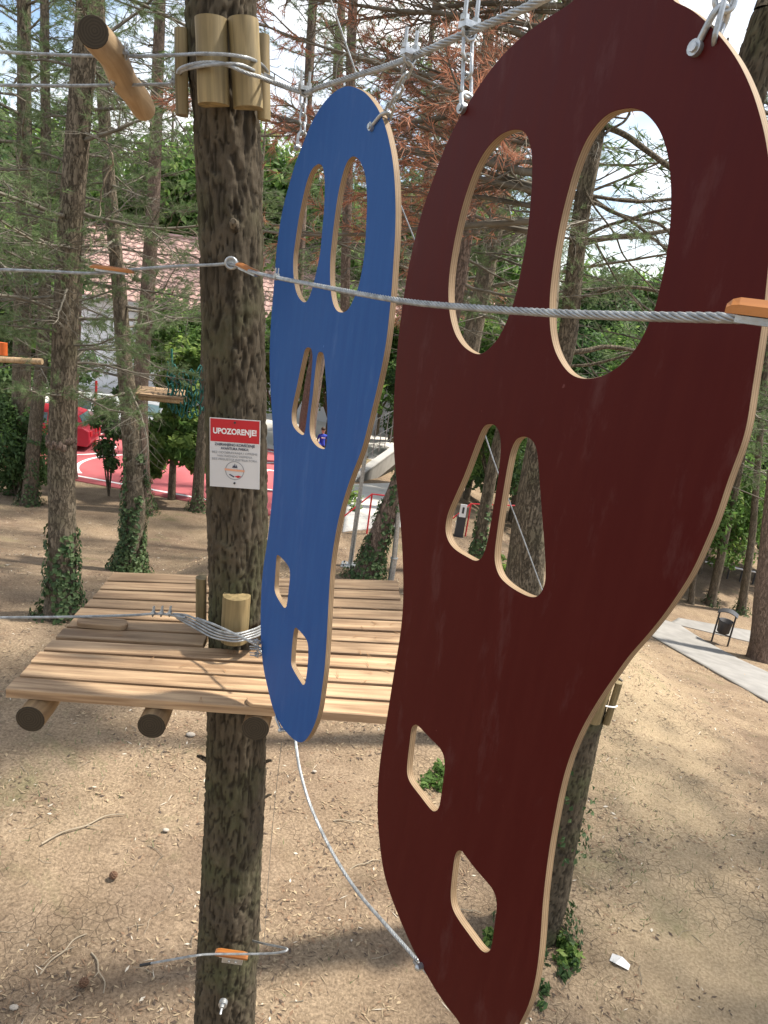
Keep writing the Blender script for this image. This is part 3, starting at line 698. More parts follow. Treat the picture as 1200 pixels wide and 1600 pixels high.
for kk_, n_, Ls in (('dead', 5, (1.3, 1.7, 2.1, 2.4, 1.9)), ('live', 4, (1.5, 2.0, 2.4, 1.8)), ('rust', 3, (1.7, 2.1, 2.5))):
    mats_ = [M['twig'], {'dead': M['twig'], 'live': M['needle'], 'rust': M['rust']}[kk_]]
    BR[kk_] = [make_branch(kk_, Ls[i], 100 + i * 7 + len(kk_)).mesh(kk_ + '_branch', mats_) for i in range(n_)]
LOD = {kk_: [make_branch(kk_, 2.3, 300 + i, 1) for i in range(4)] for kk_ in ('live', 'dead')}

def ivy_patch(parent, path, radii, z0, z1, seed, dens=900, size=.045):
    """a sleeve of ivy leaves hugging the trunk between two heights (local coordinates)"""
    rr = random.Random(seed); mb = MB()
    segs = list(zip(path, path[1:], radii))
    zs = [p.z for p in path]
    for _ in range(dens):
        z = z0 + (z1 - z0) * rr.random() ** 1.5
        for i, (a, b, r_) in enumerate(segs):
            if min(a.z, b.z) <= z <= max(a.z, b.z):
                c = a.lerp(b, (z - a.z) / (b.z - a.z + 1e-9)); break
        else: continue
        a_ = rr.uniform(0, 2 * PI)
        if noise.noise(Vector((math.cos(a_) * 1.3 + seed, math.sin(a_) * 1.3, z * 2.2))) < -.38 + .75 * ((z - z0) / (z1 - z0)) ** 1.3: continue
        flare = max(0, 1 - (z - z0) / .5) * .16 * rr.random() * (z0 < .2)
        rad = r_ + rr.uniform(.0, .07) + flare
        p = c + Vector((math.cos(a_) * rad, math.sin(a_) * rad, 0))
        nrm = Vector((math.cos(a_), math.sin(a_), rr.uniform(-.2, .9))).normalized()
        u = nrm.cross(Vector((rr.random() - .5, rr.random() - .5, rr.random() - .5))).normalized(); v = nrm.cross(u)
        s = size * rr.uniform(.5, 1.1)
        mb.add([p - u * s, p - v * s * .7 + nrm * .01, p + u * s, p + v * s * .8 + nrm * .01], [(0, 1, 2), (0, 2, 3)], 0)
    if mb.v:
        o = mb.build('ivy', M['ivy'], parent); o['kind'] = 'stuff'

def trunk_mesh(path, radii, mt, n=14, amp=.06, seed=0):
    mb = MB(); P = path; vs = []; k = len(P)
    for i in range(k):
        t = (P[min(i + 1, k - 1)] - P[max(i - 1, 0)]).normalized(); up = Vector((0, 1, 0)); up = (up - t * up.dot(t)).normalized(); b = t.cross(up)
        for j in range(n):
            a = 2 * PI * j / n
            q = Vector((math.cos(a) * 1.3 + seed, math.sin(a) * 1.3, P[i].z * 1.2)); h = noise.noise(q) * amp
            q2 = Vector((math.cos(a) * 5 + seed, math.sin(a) * 5, P[i].z * 6)); h += noise.noise(q2) * amp * .6
            vs.append(P[i] + (up * math.cos(a) + b * math.sin(a)) * radii[i] * (1 + h))
    fs = [(i * n + j, i * n + (j + 1) % n, (i + 1) * n + (j + 1) % n, (i + 1) * n + j) for i in range(k - 1) for j in range(n)]
    mb.add(vs, fs, 0, True); mb.add(vs[-n:], [tuple(range(n))]); return mb.mesh('trunk', mt)
def interp(path, radii, step):
    P = []; Rr = []
    cr_ = crom([Vector((*p, 0)) if False else Vector(p) for p in path], 10)
    n = len(path) - 1
    for i, p in enumerate(cr_):
        t = i / 10; j = min(int(t), n - 1); f = t - j
        P.append(p); Rr.append(radii[j] * (1 - f) + radii[j + 1] * f)
    return P, Rr
treecount = 0
def pine(name, label, base_px, pix, Y=None, dia=None, top=16, bk='bark2', mix=(('dead', 1.0),), nb=26, zr=(3.0, 12), ivy=None, group=None, seed=1, lenm=1.0, live_top=True, pitch=(-.35, .15), az=None, bscale=1.0, cat='tree', taper=.45):
    """pix: list of (px, py, width px) up the stem; the stem stands at the distance of its base"""
    b = ground(*base_px) if Y is None else None
    Yb = b.y if b is not None else Y
    pts = []; rad = []
    for (px, py, wd) in pix:
        p = at(px, py, Yb); dd = (p - CAM).dot(FW); pts.append(p); rad.append(wd / 2 * dd / F)
    # extend to the ground and up
    if Y is None: pts = [b] + pts; rad = [rad[0] * 1.12] + rad
    else:
        d = (pts[0] - pts[1]).normalized(); g_ = terr(pts[0].x, pts[0].y)
        if pts[0].z > g_: pts = [pts[0] + d * ((pts[0].z - g_ + .1) / max(.3, -d.z))] + pts; rad = [rad[0] * 1.12] + rad
    pts[0].z -= .12
    topz = top
    if pts[-1].z < topz:
        d = (pts[-1] - pts[-2]).normalized(); d = (d + Vector((0, 0, 1.2))).normalized()
        h = topz - pts[-1].z; z0 = pts[-1].z; r0 = rad[-1]; p0 = pts[-1].copy()
        for i in range(1, 5): pts.append(p0 + d * (h / d.z * i / 4)); rad.append(r0 * (1 - .85 * i / 4) + .008)
    o = pts[0].copy(); o.z += .12
    root = empty(name, o, label, cat, group)
    lp = [p - o for p in pts]
    P, Rr = interp(lp, rad, .2)
    Rr = [r_ * (1 + .35 * math.exp(-max(0, p.z) / .25)) for p, r_ in zip(P, Rr)]
    link('trunk', trunk_mesh(P, Rr, M[bk], seed=seed), root)
    rr = random.Random(seed * 31 + 5)
    kinds = [k for k, _ in mix]; ws = [w_ for _, w_ in mix]
    zt = P[-1].z
    def pos(z):
        for a, c in zip(P, P[1:]):
            if a.z <= z <= c.z: return a.lerp(c, (z - a.z) / (c.z - a.z + 1e-9))
        return P[-1]
    ctrl = CAM - o
    for i in range(nb):
        z = zr[0] + (zr[1] - zr[0]) * (i + rr.random()) / nb
        if z > zt - .2: break
        p = pos(z); a = rr.uniform(0, 2 * PI) if az is None else rr.choice(az) + rr.gauss(0, .35)
        kd = rr.choices(kinds, ws)[0]; me = rr.choice(BR[kd]); s = rr.uniform(.65, 1.25) * bscale * (1 - .55 * max(0, (z - 6) / (zt - 6)) if zt > 6.5 else 1)
        tip = p + Vector((math.cos(a), math.sin(a), 0)) * 2.2 * s
        mid = p + Vector((math.cos(a), math.sin(a), 0)) * 1.2 * s
        if min((tip - ctrl).length, (mid - ctrl).length) < 1.7 or any((q + o).y < 3.6 and abs((q + o).x) < 2.6 for q in (tip, mid)): continue
        ob = link('branch', me, root, p); ob.rotation_euler = (rr.uniform(-.5, .5), -rr.uniform(*pitch), a); ob.scale = (s,) * 3
    if live_top:
        z = max(zr[1], 7.5)
        n = 26
        for i in range(n):
            zz = z + (zt - z) * (i + rr.random()) / n; p = pos(min(zz, zt - .05)); a = i * 2.4 + rr.random()
            s = 1.25 * (1 - .6 * (zz - z) / (zt - z + .01)) * rr.uniform(.8, 1.2)
            ob = link('branch', rr.choice(BR['live']), root, p); ob.rotation_euler = (rr.uniform(-.4, .4), -rr.uniform(-.1, .5), a); ob.scale = (s,) * 3
    if ivy:
        h, dens = ivy[:2]; ivy_patch(root, P, Rr, -.02, h, seed, dens, ivy[2] if len(ivy) > 2 else .045)
    return root

# ---- the big trunk that carries the platform: real bark relief
def relief_trunk(pts, rad, seed, n=120, step=.0075, zs=(0, 8), f=1.0):
    P0, R0 = interp(pts, rad, .1)
    mb = MB(); vs = []; cr_l = []
    L = resample(P0, step); k = len(L)
    def radius(z):
        for (a, ra), (c, rc) in zip(zip(P0, R0), zip(P0[1:], R0[1:])):
            if a.z <= z <= c.z: return ra + (rc - ra) * (z - a.z) / (c.z - a.z + 1e-9)
        return R0[-1] if z > P0[-1].z else R0[0]
    Vv = noise.voronoi; nn = noise.noise; co_ = [(math.cos(2 * PI * j / n), math.sin(2 * PI * j / n)) for j in range(n)]
    for i, p in enumerate(L):
        r_ = radius(p.z); z = p.z
        for (cx, cy) in co_:
            wx = nn(Vector((cx * 2.3, cy * 2.3, z * 3 + seed))) * .7 + nn(Vector((cx * 7, cy * 7, z * 9 + seed))) * .35
            q = Vector((cx * r_ * 31 * f + wx, cy * r_ * 31 * f + wx, z * 5.2 * f + seed + wx * .9))
            d, _ = Vv(q); e = d[1] - d[0]; e += .12 * nn(Vector((cx * r_ * 70, cy * r_ * 70, z * 20))); crack = max(0, min(1, e / .15)); crack = crack * crack * (3 - 2 * crack)
            q2 = Vector((cx * r_ * 60, cy * r_ * 60, z * 26)); d2 = nn(q2)
            h = .008 * crack + .005 * d2 + .006 * nn(Vector((cx * 2, cy * 2, z * 1.5))) - .010 + .003 * nn(q2 * 2.6)
            # flaky plate steps
            h += .004 * (nn(q * 1.7 + Vector((9, 9, 9))) > 0)
            vs.append(Vector((p.x + cx * (r_ + h), p.y + cy * (r_ + h), z))); cr_l.append(min(1, crack * 1.0 + .08))
    fs = [(i * n + j, i * n + (j + 1) % n, (i + 1) * n + (j + 1) % n, (i + 1) * n + j) for i in range(k - 1) for j in range(n)]
    mb.add(vs, fs, 0, True); me = mb.mesh('trunk', M['bark'])
    at_ = me.attributes.new('crack', 'FLOAT', 'POINT'); at_.data.foreach_set('value', cr_l)
    return me
TY = 3.07
mpx = [(350, 1600, 96), (361, 1375, 94), (370, 1150, 95), (371, 950, 90), (370, 800, 96), (367, 600, 97), (362.5, 400, 101), (354.5, 200, 105), (345, 0, 112)]
mp_ = [at(x, y, TY) for x, y, _ in mpx]; mr_ = [w_ / 2 * (p - CAM).dot(FW) / F * .97 for p, (_, _, w_) in zip(mp_, mpx)]
d_ = (mp_[0] - mp_[1]).normalized(); b_ = mp_[0] + d_ * ((mp_[0].z + .1) / -d_.z)
mp_ = [b_, mp_[0] + (b_ - mp_[0]) * .5] + mp_; mr_ = [mr_[0] * 1.25, mr_[0] * 1.05] + mr_
d_ = Vector((.02, 0, 1)); t_ = mp_[-1]
o_ = Vector((b_.x, b_.y, 0))
mroot = empty('pine_tree', o_, 'thick rough barked pine trunk carrying the plank platform and the warning sign', 'tree')
link('trunk', relief_trunk([p - o_ for p in mp_] + [t_ + Vector((0.01, 0, 1.2)) - o_], mr_ + [mr_[-1] * .97], 3), mroot)
up_p = [t_ + Vector((.01, 0, 1.15)), t_ + Vector((0, .05, 4)), t_ + Vector((.1, 0, 7)), t_ + Vector((.1, 0, 10))]
up_r = [mr_[-1] * .98, .11, .07, .02]
P_, Q_ = interp([p - o_ for p in up_p], up_r, .2); link('upper_trunk', trunk_mesh(P_, Q_, M['bark2'], seed=5), mroot)
for i in range(46):
    z = 8.6 + (16 - 8.6) * i / 46; a = i * 2.4; ob = link('branch', rnd.choice(BR['live']), mroot, (t_.x - o_.x, t_.y - o_.y, z)); s = 1.25 - .7 * i / 46
    ob.rotation_euler = (rnd.uniform(-.4, .4), -rnd.uniform(-.2, .4), a); ob.scale = (s,) * 3
# snapped stubs
for (px, py, ang, L_, r_) in ((322, 1188, PI, .05, .010), (366, 352, -PI / 2 + .1, .035, .016), (318, 378, PI, .02, .012), (416, 1190, 0, .03, .008), (415, 1245, 0.3, .03, .006)):
    p = at(px, py, TY + (-.13 if abs(ang + PI / 2) < .3 else 0)); mb = MB(); d = Vector((math.cos(ang), math.sin(ang), .35)).normalized()
    mb.tube([-d * .04, Vector(), d * L_ * .6 + Vector((0, 0, .004)), d * L_], [r_ * 1.5, r_ * 1.2, r_, r_ * .6], 8, 0, jit=.4); mb.build('branch_stub', M['bark2'], mroot, p - o_)

# ---- named pines seen in the picture
DL = (('dead', .45), ('live', .55)); LL = (('live', .85), ('dead', .15)); GP = 'pines on the slope behind the platform'
pine('pine_tree', 'tall straight pine left of the platform with a scarred ring and ivy at its foot', (95, 965), [(97, 850, 41), (96, 700, 40), (99, 600, 39), (107, 400, 37), (122, 200, 37), (138, 0, 36)], ivy=(1.9, 1500, .05), group=GP, seed=2, mix=DL, nb=46, zr=(3.3, 9))
pine('pine_tree', 'leaning pine with a thick ivy sleeve, second trunk left of the sign', (200, 892), [(210, 780, 33), (203, 650, 28), (194, 560, 24), (186, 450, 22), (172, 300, 20), (158, 100, 18)], ivy=(2.5, 3000, .05), group=GP, seed=3, mix=DL, nb=50, zr=(3.2, 9.5))
pine('pine_tree', 'slim reddish pine rising just right of the ivy sleeved leaning pine', (224, 800), [(218, 650, 25), (222, 560, 24), (231, 450, 22), (240, 300, 20), (247, 100, 18)], bk='bark3', ivy=(1.2, 900), group=GP, seed=4, mix=DL, nb=26, zr=(5.2, 11))
pine('pine_tree', 'thin pine standing half hidden behind the ring scarred pine', (112, 748), [(114, 650, 14), (121, 480, 13), (128, 300, 12), (134, 120, 11)], group=GP, bk='bark3', seed=5, mix=DL, nb=40, zr=(5, 13), top=18)
pine('pine_tree', 'dark pine beside the leafy bushes at the left edge', (45, 788), [(53, 690, 21), (64, 580, 19), (70, 450, 18), (72, 250, 16), (70, 80, 14)], ivy=(2.2, 900, .05), group=GP, seed=6, mix=LL, nb=46, zr=(4, 13), top=18)
pine('pine_tree', 'very thin young pine at the far left edge', (18, 690), [(25, 600, 9), (34, 470, 9), (40, 300, 8), (44, 100, 8)], group=GP, seed=7, mix=LL, nb=40, zr=(5, 14), top=18)
pine('pine_tree', 'thin ivy footed pine close to the left side of the signed trunk', (308, 797), [(311, 740, 17), (318, 640, 15), (322, 500, 14), (328, 300, 13), (332, 100, 12)], ivy=(.9, 380), group=GP, seed=8, mix=DL, nb=20, zr=(7, 13), top=17)
pine('pine_tree', 'strongly leaning pine with an ivy covered foot behind the platform', (568, 903), [(588, 850, 33), (607, 800, 32), (625, 755, 30), (668, 640, 27), (705, 500, 24), (722, 410, 21), (738, 300, 20), (752, 150, 18)], ivy=(2.2, 1900, .045), bk='bark3', group=GP, seed=9, mix=DL, nb=44, zr=(4.5, 11))
pine('pine_tree', 'pinkish trunk seen through the narrow slots of the blue panel', (477, 727), [(480, 670, 27), (489, 600, 26), (497, 550, 25), (512, 400, 20), (524, 200, 17), (530, 60, 15)], bk='bark3', group=GP, seed=10, mix=DL, nb=44, zr=(4.5, 13), top=18)
pine('pine_tree', 'slender ivy wrapped pine seen through the left slot of the red panel', (742, 895), [(757, 800, 19), (772, 720, 18), (790, 640, 17), (822, 480, 15), (848, 300, 14)], ivy=(1.5, 700, .05), group=GP, seed=11, mix=DL, nb=36, zr=(4.8, 12))
t12 = pine('pine_tree', 'thick forked pine with heavy bare limbs seen through the large hole of the red panel', (806, 935), [(812, 890, 42), (824, 800, 40), (838, 712, 38), (858, 630, 34), (884, 540, 30), (896, 440, 27), (908, 337, 27), (928, 225, 27), (946, 100, 25), (956, 0, 24)], group=GP, seed=12, mix=(('dead', 1),), nb=10, zr=(4, 10), live_top=True, top=12)
pine('pine_tree', 'pine stem between the wrapped trunk and the blue panel', (448, 770), [(455, 640, 12), (465, 500, 12), (474, 300, 13), (482, 130, 14), (488, 20, 14)], bk='bark3', group=GP, seed=13, mix=LL, nb=46, zr=(5, 14), top=18)
pine('pine_tree', 'pine stem showing above the top of the blue panel', (528, 775), [(536, 640, 15), (540, 420, 15), (546, 200, 15), (550, 40, 15)], group=GP, bk='bark3', seed=14, mix=DL, nb=46, zr=(5, 14), top=18)
pine('pine_tree', 'dying pine with rust coloured needles behind the red panel', None, [(830, 900, 40), (850, 560, 34), (872, 250, 28), (884, 60, 24)], Y=8.0, group=GP, seed=15, mix=(('rust', .8), ('dead', .2)), nb=60, zr=(5.9, 9.6), az=(2.7, 3.3, 2.3, 3.8), bscale=1.35, top=12, pitch=(-.25, .25))
pine('pine_tree', 'second rusty needled pine farther back above the cable', (640, 770), [(650, 640, 9), (662, 420, 9), (668, 250, 9), (672, 90, 8)], group=GP, bk='bark3', seed=16, mix=(('rust', .6), ('dead', .2), ('live', .2)), nb=60, zr=(5.5, 13), top=17, bscale=1.2)
GR = 'pines along the footpath on the right'
pine('pine_tree', 'thinnest pine between the red panel edge and the grass beyond the path', (1080, 943), [(1084, 905, 8), (1093, 860, 8), (1118, 700, 8), (1140, 560, 7)], group=GR, seed=17, mix=LL, nb=36, zr=(4.5, 13), bk='bark2')
pine('pine_tree', 'slim pine behind the litter bin on the left, with a grassy foot', (1110, 945), [(1122, 890, 13), (1137, 820, 12), (1152, 750, 11), (1180, 600, 10), (1205, 450, 10)], ivy=(.5, 200), group=GR, seed=18, mix=LL, nb=36, zr=(4.5, 13))
pine('pine_tree', 'slim pine right behind the litter bin with ivy at its foot', (1158, 958), [(1168, 890, 12), (1176, 830, 11), (1182, 750, 10), (1194, 600, 10), (1206, 450, 9)], ivy=(.6, 300), group=GR, seed=19, mix=LL, nb=36, zr=(4.5, 13))
pine('pine_tree', 'broad grey trunk cut by the right edge beside the footpath', (1190, 1032), [(1194, 950, 32), (1200, 860, 26), (1210, 760, 24), (1230, 600, 22)], group=GR, seed=20, mix=LL, nb=30, zr=(4.5, 12), bk='bark3')

# ---- near tree on the right with half logs strapped round it
ny = ground(838, 1452).y
npx = [(838, 1440, 74), (852, 1393, 72), (868, 1300, 72), (888, 1200, 72), (906, 1120, 71), (960, 900, 70), (1070, 480, 64), (1160, 170, 58), (1205, 20, 54)]
np_ = [at(x, y, ny) for x, y, _ in npx]; nr_ = [w_ / 2 * (p - CAM).dot(FW) / F for p, (_, _, w_) in zip(np_, npx)]
no = np_[0].copy(); no.z = terr(no.x, no.y); d_ = (np_[0] - np_[1]).normalized(); bb = np_[0] + d_ * .25
nroot = empty('pine_tree', no, 'near pine on the right with half logs strapped round it, mostly behind the red panel', 'tree')
link('trunk', relief_trunk([bb - no] + [p - no for p in np_], [nr_[0] * 1.15] + nr_, 11, n=90, step=.012), nroot)
P_, Q_ = interp([np_[-1] - no, np_[-1] - no + Vector((.4, 0, 3)), np_[-1] - no + Vector((.6, .1, 7))], [nr_[-1], .09, .02], .2); link('upper_trunk', trunk_mesh(P_, Q_, M['bark2'], seed=8), nroot)
for i in range(44):
    z = np_[-1].z + .4 + 6.5 * i / 44; f = (z - np_[-1].z) / 7; ob = link('branch', rnd.choice(BR['live' if i > 8 else 'dead']), nroot, np_[-1] - no + Vector((.6 * f, 0, z - np_[-1].z)))
    s = 1.2 - .6 * i / 44; ob.rotation_euler = (rnd.uniform(-.4, .4), -rnd.uniform(-.2, .4), i * 2.4 if i > 8 else rnd.uniform(-.6, 1.8)); ob.scale = (s,) * 3
for (px, py, a, s) in ((1168, 90, .3, .5), (1175, 130, -.2, .6), (1180, 160, .6, .45), (1120, 330, .4, .55), (1150, 230, 0, .5), (1100, 420, .2, .5)):
    ob = link('branch', rnd.choice(BR['dead']), nroot, at(px, py, ny) - no); ob.rotation_euler = (rnd.uniform(-.5, .5), rnd.uniform(-.1, .5), a); ob.scale = (s,) * 3
ivy_patch(nroot, [p - no for p in [bb] + np_], [nr_[0]] + nr_, 0, .32, 4, 450, .035)
ivy_patch(nroot, [p - no for p in [bb] + np_], [nr_[0] * 1.05] * 12, .9, 1.9, 9, 260, .028)

# bark scar ring on the tall left pine
_t = bpy.data.objects['pine_tree.001']; _c = at(96, 690, _t.location.y) - _t.location; _mb = MB()
for _i in range(26):
    _a = 2 * PI * _i / 26; _mb.ball(_c + Vector((math.cos(_a) * .165, math.sin(_a) * .165, rnd.uniform(-.05, .05))), rnd.uniform(.03, .055), 0, 6, (1, 1, 1.3))
_mb.build('bark_scar', M['bark3'], _t)
# heavy limbs of the forked pine, at its own distance
ty = t12.location.y
def limb(px, w0, w1, dy0=0, dy1=0, mt='bark2', root=t12, Y=None):
    yb = Y or ty; k = len(px); P = [at(x, y, yb + dy0 + (dy1 - dy0) * i / (k - 1)) - root.location for i, (x, y) in enumerate(px)]
    P = crom(P, 6); n = len(P); dd = (P[0] + root.location - CAM).dot(FW) / F
    mb = MB(); mb.tube(P, [(w0 + (w1 - w0) * i / (n - 1)) / 2 * dd * (1 + .08 * noise.noise(P[i] * 6)) for i in range(n)], 8, 0); mb.build('limb', M[mt], root)
for a in (([(938, 195), (975, 210), (1010, 235), (1065, 275)], 10, 8, 0, -.6), ([(893, 300), (930, 307), (980, 314), (1020, 314), (1075, 308)], 6, 5, 0, .4),
          ([(895, 303), (940, 322), (985, 345), (1020, 372), (1060, 405)], 6, 4, 0, -.5), ([(898, 385), (930, 375), (965, 370), (1010, 366), (1065, 356)], 11, 6, 0, .3),
          ([(900, 378), (940, 356), (985, 342), (1025, 330), (1070, 322)], 6, 4, 0, -.3), ([(925, 310), (955, 330), (990, 342), (1030, 350), (1060, 380)], 7, 4, .2, .2),
          ([(880, 478), (920, 460), (960, 450), (1000, 450), (1060, 462)], 6, 5, 0, -.2), ([(880, 552), (915, 548), (950, 542), (1000, 550), (1040, 562)], 9, 5, 0, .3),
          ([(885, 572), (920, 570), (955, 562), (990, 552), (1030, 545)], 5, 3, 0, -.3), ([(915, 300), (930, 325), (960, 365), (975, 400), (1010, 440), (1040, 470)], 3.5, 2, -.3, -.3),
          ([(930, 380), (948, 410), (965, 440), (980, 455), (1010, 490)], 3.5, 2, .1, .4), ([(955, 140), (945, 175), (975, 185), (985, 178)], 4, 2, 0, .2), ([(930, 225), (950, 205), (975, 190), (985, 172), (990, 150)], 5, 3, -.2, -.2)):
    limb(*a)
for i in range(26):
    px, py = rnd.choice(((960, 310), (1000, 345), (950, 370), (985, 352), (1000, 366), (960, 452), (940, 545), (970, 205), (930, 322), (1010, 314)))
    ob = link('branch', rnd.choice(BR['dead']), t12, at(px + rnd.uniform(-20, 20), py, ty + rnd.uniform(-.3, .3)) - t12.location); ob.rotation_euler = (rnd.uniform(-1.5, 1.5), rnd.uniform(-.6, .9), rnd.uniform(-1.2, 1.2)); ob.scale = (rnd.uniform(.25, .5),) * 3
# pale bare branches hanging across the left pines
lr = empty('fallen_branch', at(172, 260, 10.2), 'pale bark free dead branch hung up between the two left pines', 'branch')
for pts_, w0, w1 in (([(166, 215), (176, 250), (172, 262), (160, 290), (158, 320), (150, 350), (146, 372), (130, 400)], 5, 2), ([(146, 372), (160, 380), (175, 390), (190, 405)], 3, 1.5), ([(135, 180), (112, 210), (105, 235), (92, 262), (88, 285)], 4, 2), ([(120, 262), (130, 290), (126, 320), (112, 345)], 3, 1.5), ([(110, 375), (108, 395), (116, 420)], 3, 1.5)):
    P = [q_ + Vector((rnd.uniform(-.02, .02), 0, rnd.uniform(-.02, .02))) for q_ in crom([at(x, y, 10.2 + .15 * math.sin(x)) - lr.location for x, y in pts_], 3)]; mb = MB(); n = len(P)
    mb.tube(P, [(w0 + (w1 - w0) * i / n) / 2 * .62 * 10 / F for i in range(n)], 6, 0, jit=.5); mb.build('bare_stick', M['pale_twig'], lr)
    for q_ in P[2::3]:
        ob = link('branchlet', rnd.choice(BR['dead']), lr, q_); ob.rotation_euler = (rnd.uniform(-1, 1), rnd.uniform(.2, 1.2), rnd.uniform(0, 6)); ob.scale = (.2,) * 3

# ------------------------------------------------------------------ broadleaf crowns and bushes
def leaf_cloud(blobs, n, size, seed, lit=.25, hollow=.45):
    rr = random.Random(seed); mb = MB(); tot = sum(b[3] ** 2 for b in blobs)
    for (bx, by, bz, br_) in blobs:
        for _ in range(int(n * br_ ** 2 / tot)):
            d = Vector((rr.gauss(0, 1), rr.gauss(0, 1), rr.gauss(0, 1))).normalized(); r_ = br_ * (hollow + (1 - hollow) * rr.random() ** .6)
            if noise.noise(d * 2.1 + Vector((bx, by, bz))) < -.12: r_ *= .72
            p = Vector((bx, by, bz)) + d * r_ * Vector((1, 1, .85)).length / 1.65
            nrm = (d + Vector((rr.gauss(0, .6), rr.gauss(0, .6), rr.gauss(0, .6) + .4))).normalized()
            u = nrm.orthogonal().normalized(); a = rr.uniform(0, 6.28); v = nrm.cross(u); u, v = u * math.cos(a) + v * math.sin(a), v * math.cos(a) - u * math.sin(a)
            s = size * rr.uniform(.6, 1.3)
            mb.add([p - u * s, p - v * s * .45, p + u * s, p + v * s * .45], [(0, 1, 2, 3)], 1 if (d.z > .2 and rr.random() < lit) else 0)  # upper side of each clump is painted with the second, lit tone
    return mb
def blobs(n, rx, rz, z0, r0, r1, seed):
    rr = random.Random(seed); out = []
    for _ in range(n):
        a = rr.uniform(0, 6.28); t = rr.random() ** .6; h = rr.random()
        out.append((math.cos(a) * rx * t * (1 - .45 * h), math.sin(a) * rx * t * (1 - .45 * h), z0 + rz * h, rr.uniform(r0, r1)))
    return out
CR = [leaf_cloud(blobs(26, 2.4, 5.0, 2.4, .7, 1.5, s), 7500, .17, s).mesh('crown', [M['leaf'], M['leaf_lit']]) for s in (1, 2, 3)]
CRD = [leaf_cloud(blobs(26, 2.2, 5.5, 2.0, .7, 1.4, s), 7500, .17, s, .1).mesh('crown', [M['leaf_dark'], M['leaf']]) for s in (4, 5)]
def broad(name, label, p, s, crown, group=None, cat='tree', th=3.4, seed=0):
    root = empty(name, p, label, cat, group); root.rotation_euler = (0, 0, seed * 1.7)
    mb = MB(); mb.tube([(0, 0, -.1), (.05, 0, th * .5 * s), (0, .05, th * s)], [.16 * s, .12 * s, .08 * s], 9, 0, cap=False)
    for i in range(6):
        a = i * 1.05 + seed; mb.tube([(0, 0, th * .45 * s), (math.cos(a) * .7 * s, math.sin(a) * .7 * s, th * .9 * s), (math.cos(a) * 1.4 * s, math.sin(a) * 1.4 * s, th * 1.5 * s)], [.07 * s, .05 * s, .02 * s], 6, 0, cap=False)
    mb.build('trunk', M['bark2'], root); o = link('crown', crown, root); o.scale = (s,) * 3; return root
def groundat(px, Y):
    d = ray(px, 700); x = d.x * Y / d.y
    return Vector((x, Y, terr(x, Y)))
# leafy young tree between the left pines and the court
p = ground(268, 780); root = empty('young_broadleaf_tree', p, 'small bright green leafy tree in front of the red court', 'tree')
dd = (p - CAM).dot(FW) / F
mb = MB(); tp = [at(x, y, p.y) - p for x, y in ((268, 782), (270, 730), (272, 690), (278, 600), (285, 540))]; mb.tube(crom(tp, 5), [6.5 * dd * (1 - .035 * i) for i in range(21)], 9, 0); mb.build('trunk', M['bark'].copy() if False else M['bark2'], root)
bl = []
for (px, py, r_) in ((250, 700, 26), (290, 700, 28), (262, 660, 26), (300, 660, 24), (240, 730, 18), (310, 725, 18), (275, 625, 24), (300, 610, 24), (260, 600, 20), (285, 570, 26), (306, 560, 18), (268, 555, 18), (282, 540, 14), (240, 672, 16), (235, 712, 14)):
    q = at(px, py, p.y + rnd.uniform(-.7, .7)) - p; bl.append((q.x, q.y, q.z, r_ * dd))
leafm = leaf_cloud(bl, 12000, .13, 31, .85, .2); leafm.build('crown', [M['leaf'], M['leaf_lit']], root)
# leafy shoots between the trunks
for (px, py, lab, bls, mats_, nn_) in (
    (170, 775, 'dark leafy shrub between the ivy sleeved pine and the ring scarred pine', ((165, 640, 22), (180, 670, 20), (165, 700, 20), (175, 725, 14), (150, 660, 12), (190, 610, 14)), ('leaf_dark', 'leaf'), 3600),
    (25, 775, 'big dark green laurel like bush at the left edge', ((10, 700, 45), (40, 720, 36), (25, 660, 36), (60, 740, 24), (15, 745, 30), (60, 690, 22), (0, 640, 25), (52, 655, 18)), ('leaf_dark', 'leaf'), 8000),
    (85, 745, 'low dark bush showing between the two leftmost trunks', ((78, 720, 18), (84, 700, 16), (80, 670, 14), (70, 735, 14)), ('leaf_dark', 'leaf'), 900)):
    p = ground(px, py); root = empty('bush', p, lab, 'bush'); dd = (p - CAM).dot(FW) / F; bl = []
    for (a, b, r_) in bls:
        q = at(a, b, p.y + rnd.uniform(-.6, .6)) - p; bl.append((q.x, q.y, q.z, r_ * dd))
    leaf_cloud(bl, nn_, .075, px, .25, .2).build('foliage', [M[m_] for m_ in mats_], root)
    mb = MB()
    for b_ in bl: mb.tube([(0, 0, -.05), (b_[0] * .5, b_[1] * .5, b_[2] * .6), b_[:3]], [.03, .02, .008], 5, 0, cap=False)
    mb.build('stem', M['bark2'], root)
# plants at the feet of the near trees (seen through the holes and beside the red panel)
def plant(px, py, blobs_px, label, n, size=.035, lit=.4, mats_=('leaf', 'leaf_lit')):
    p = ground(px, py); root = empty('ground_plant', p, label, 'plant'); dd = (p - CAM).dot(FW) / F; bl = []
    for (a, b, r_) in blobs_px:
        q = ground(a, b + r_ * .5) - p; bl.append((q.x, q.y, max(.05, q.z + r_ * dd * .5), r_ * dd))
    leaf_cloud(bl, n, size, px, lit, .1).build('foliage', [M[m_] for m_ in mats_], root)
    mb = MB()
    for b_ in bl: mb.tube([(b_[0] * .6, b_[1] * .6, -.03), b_[:3]], [.008, .004], 4, 0, cap=False)
    mb.build('stem', M['twig'], root)
plant(875, 1480, [(872, 1465, 14), (885, 1480, 16), (895, 1495, 14), (875, 1500, 12)], 'leafy green plant at the foot of the strapped pine beside the red panel edge', 300)
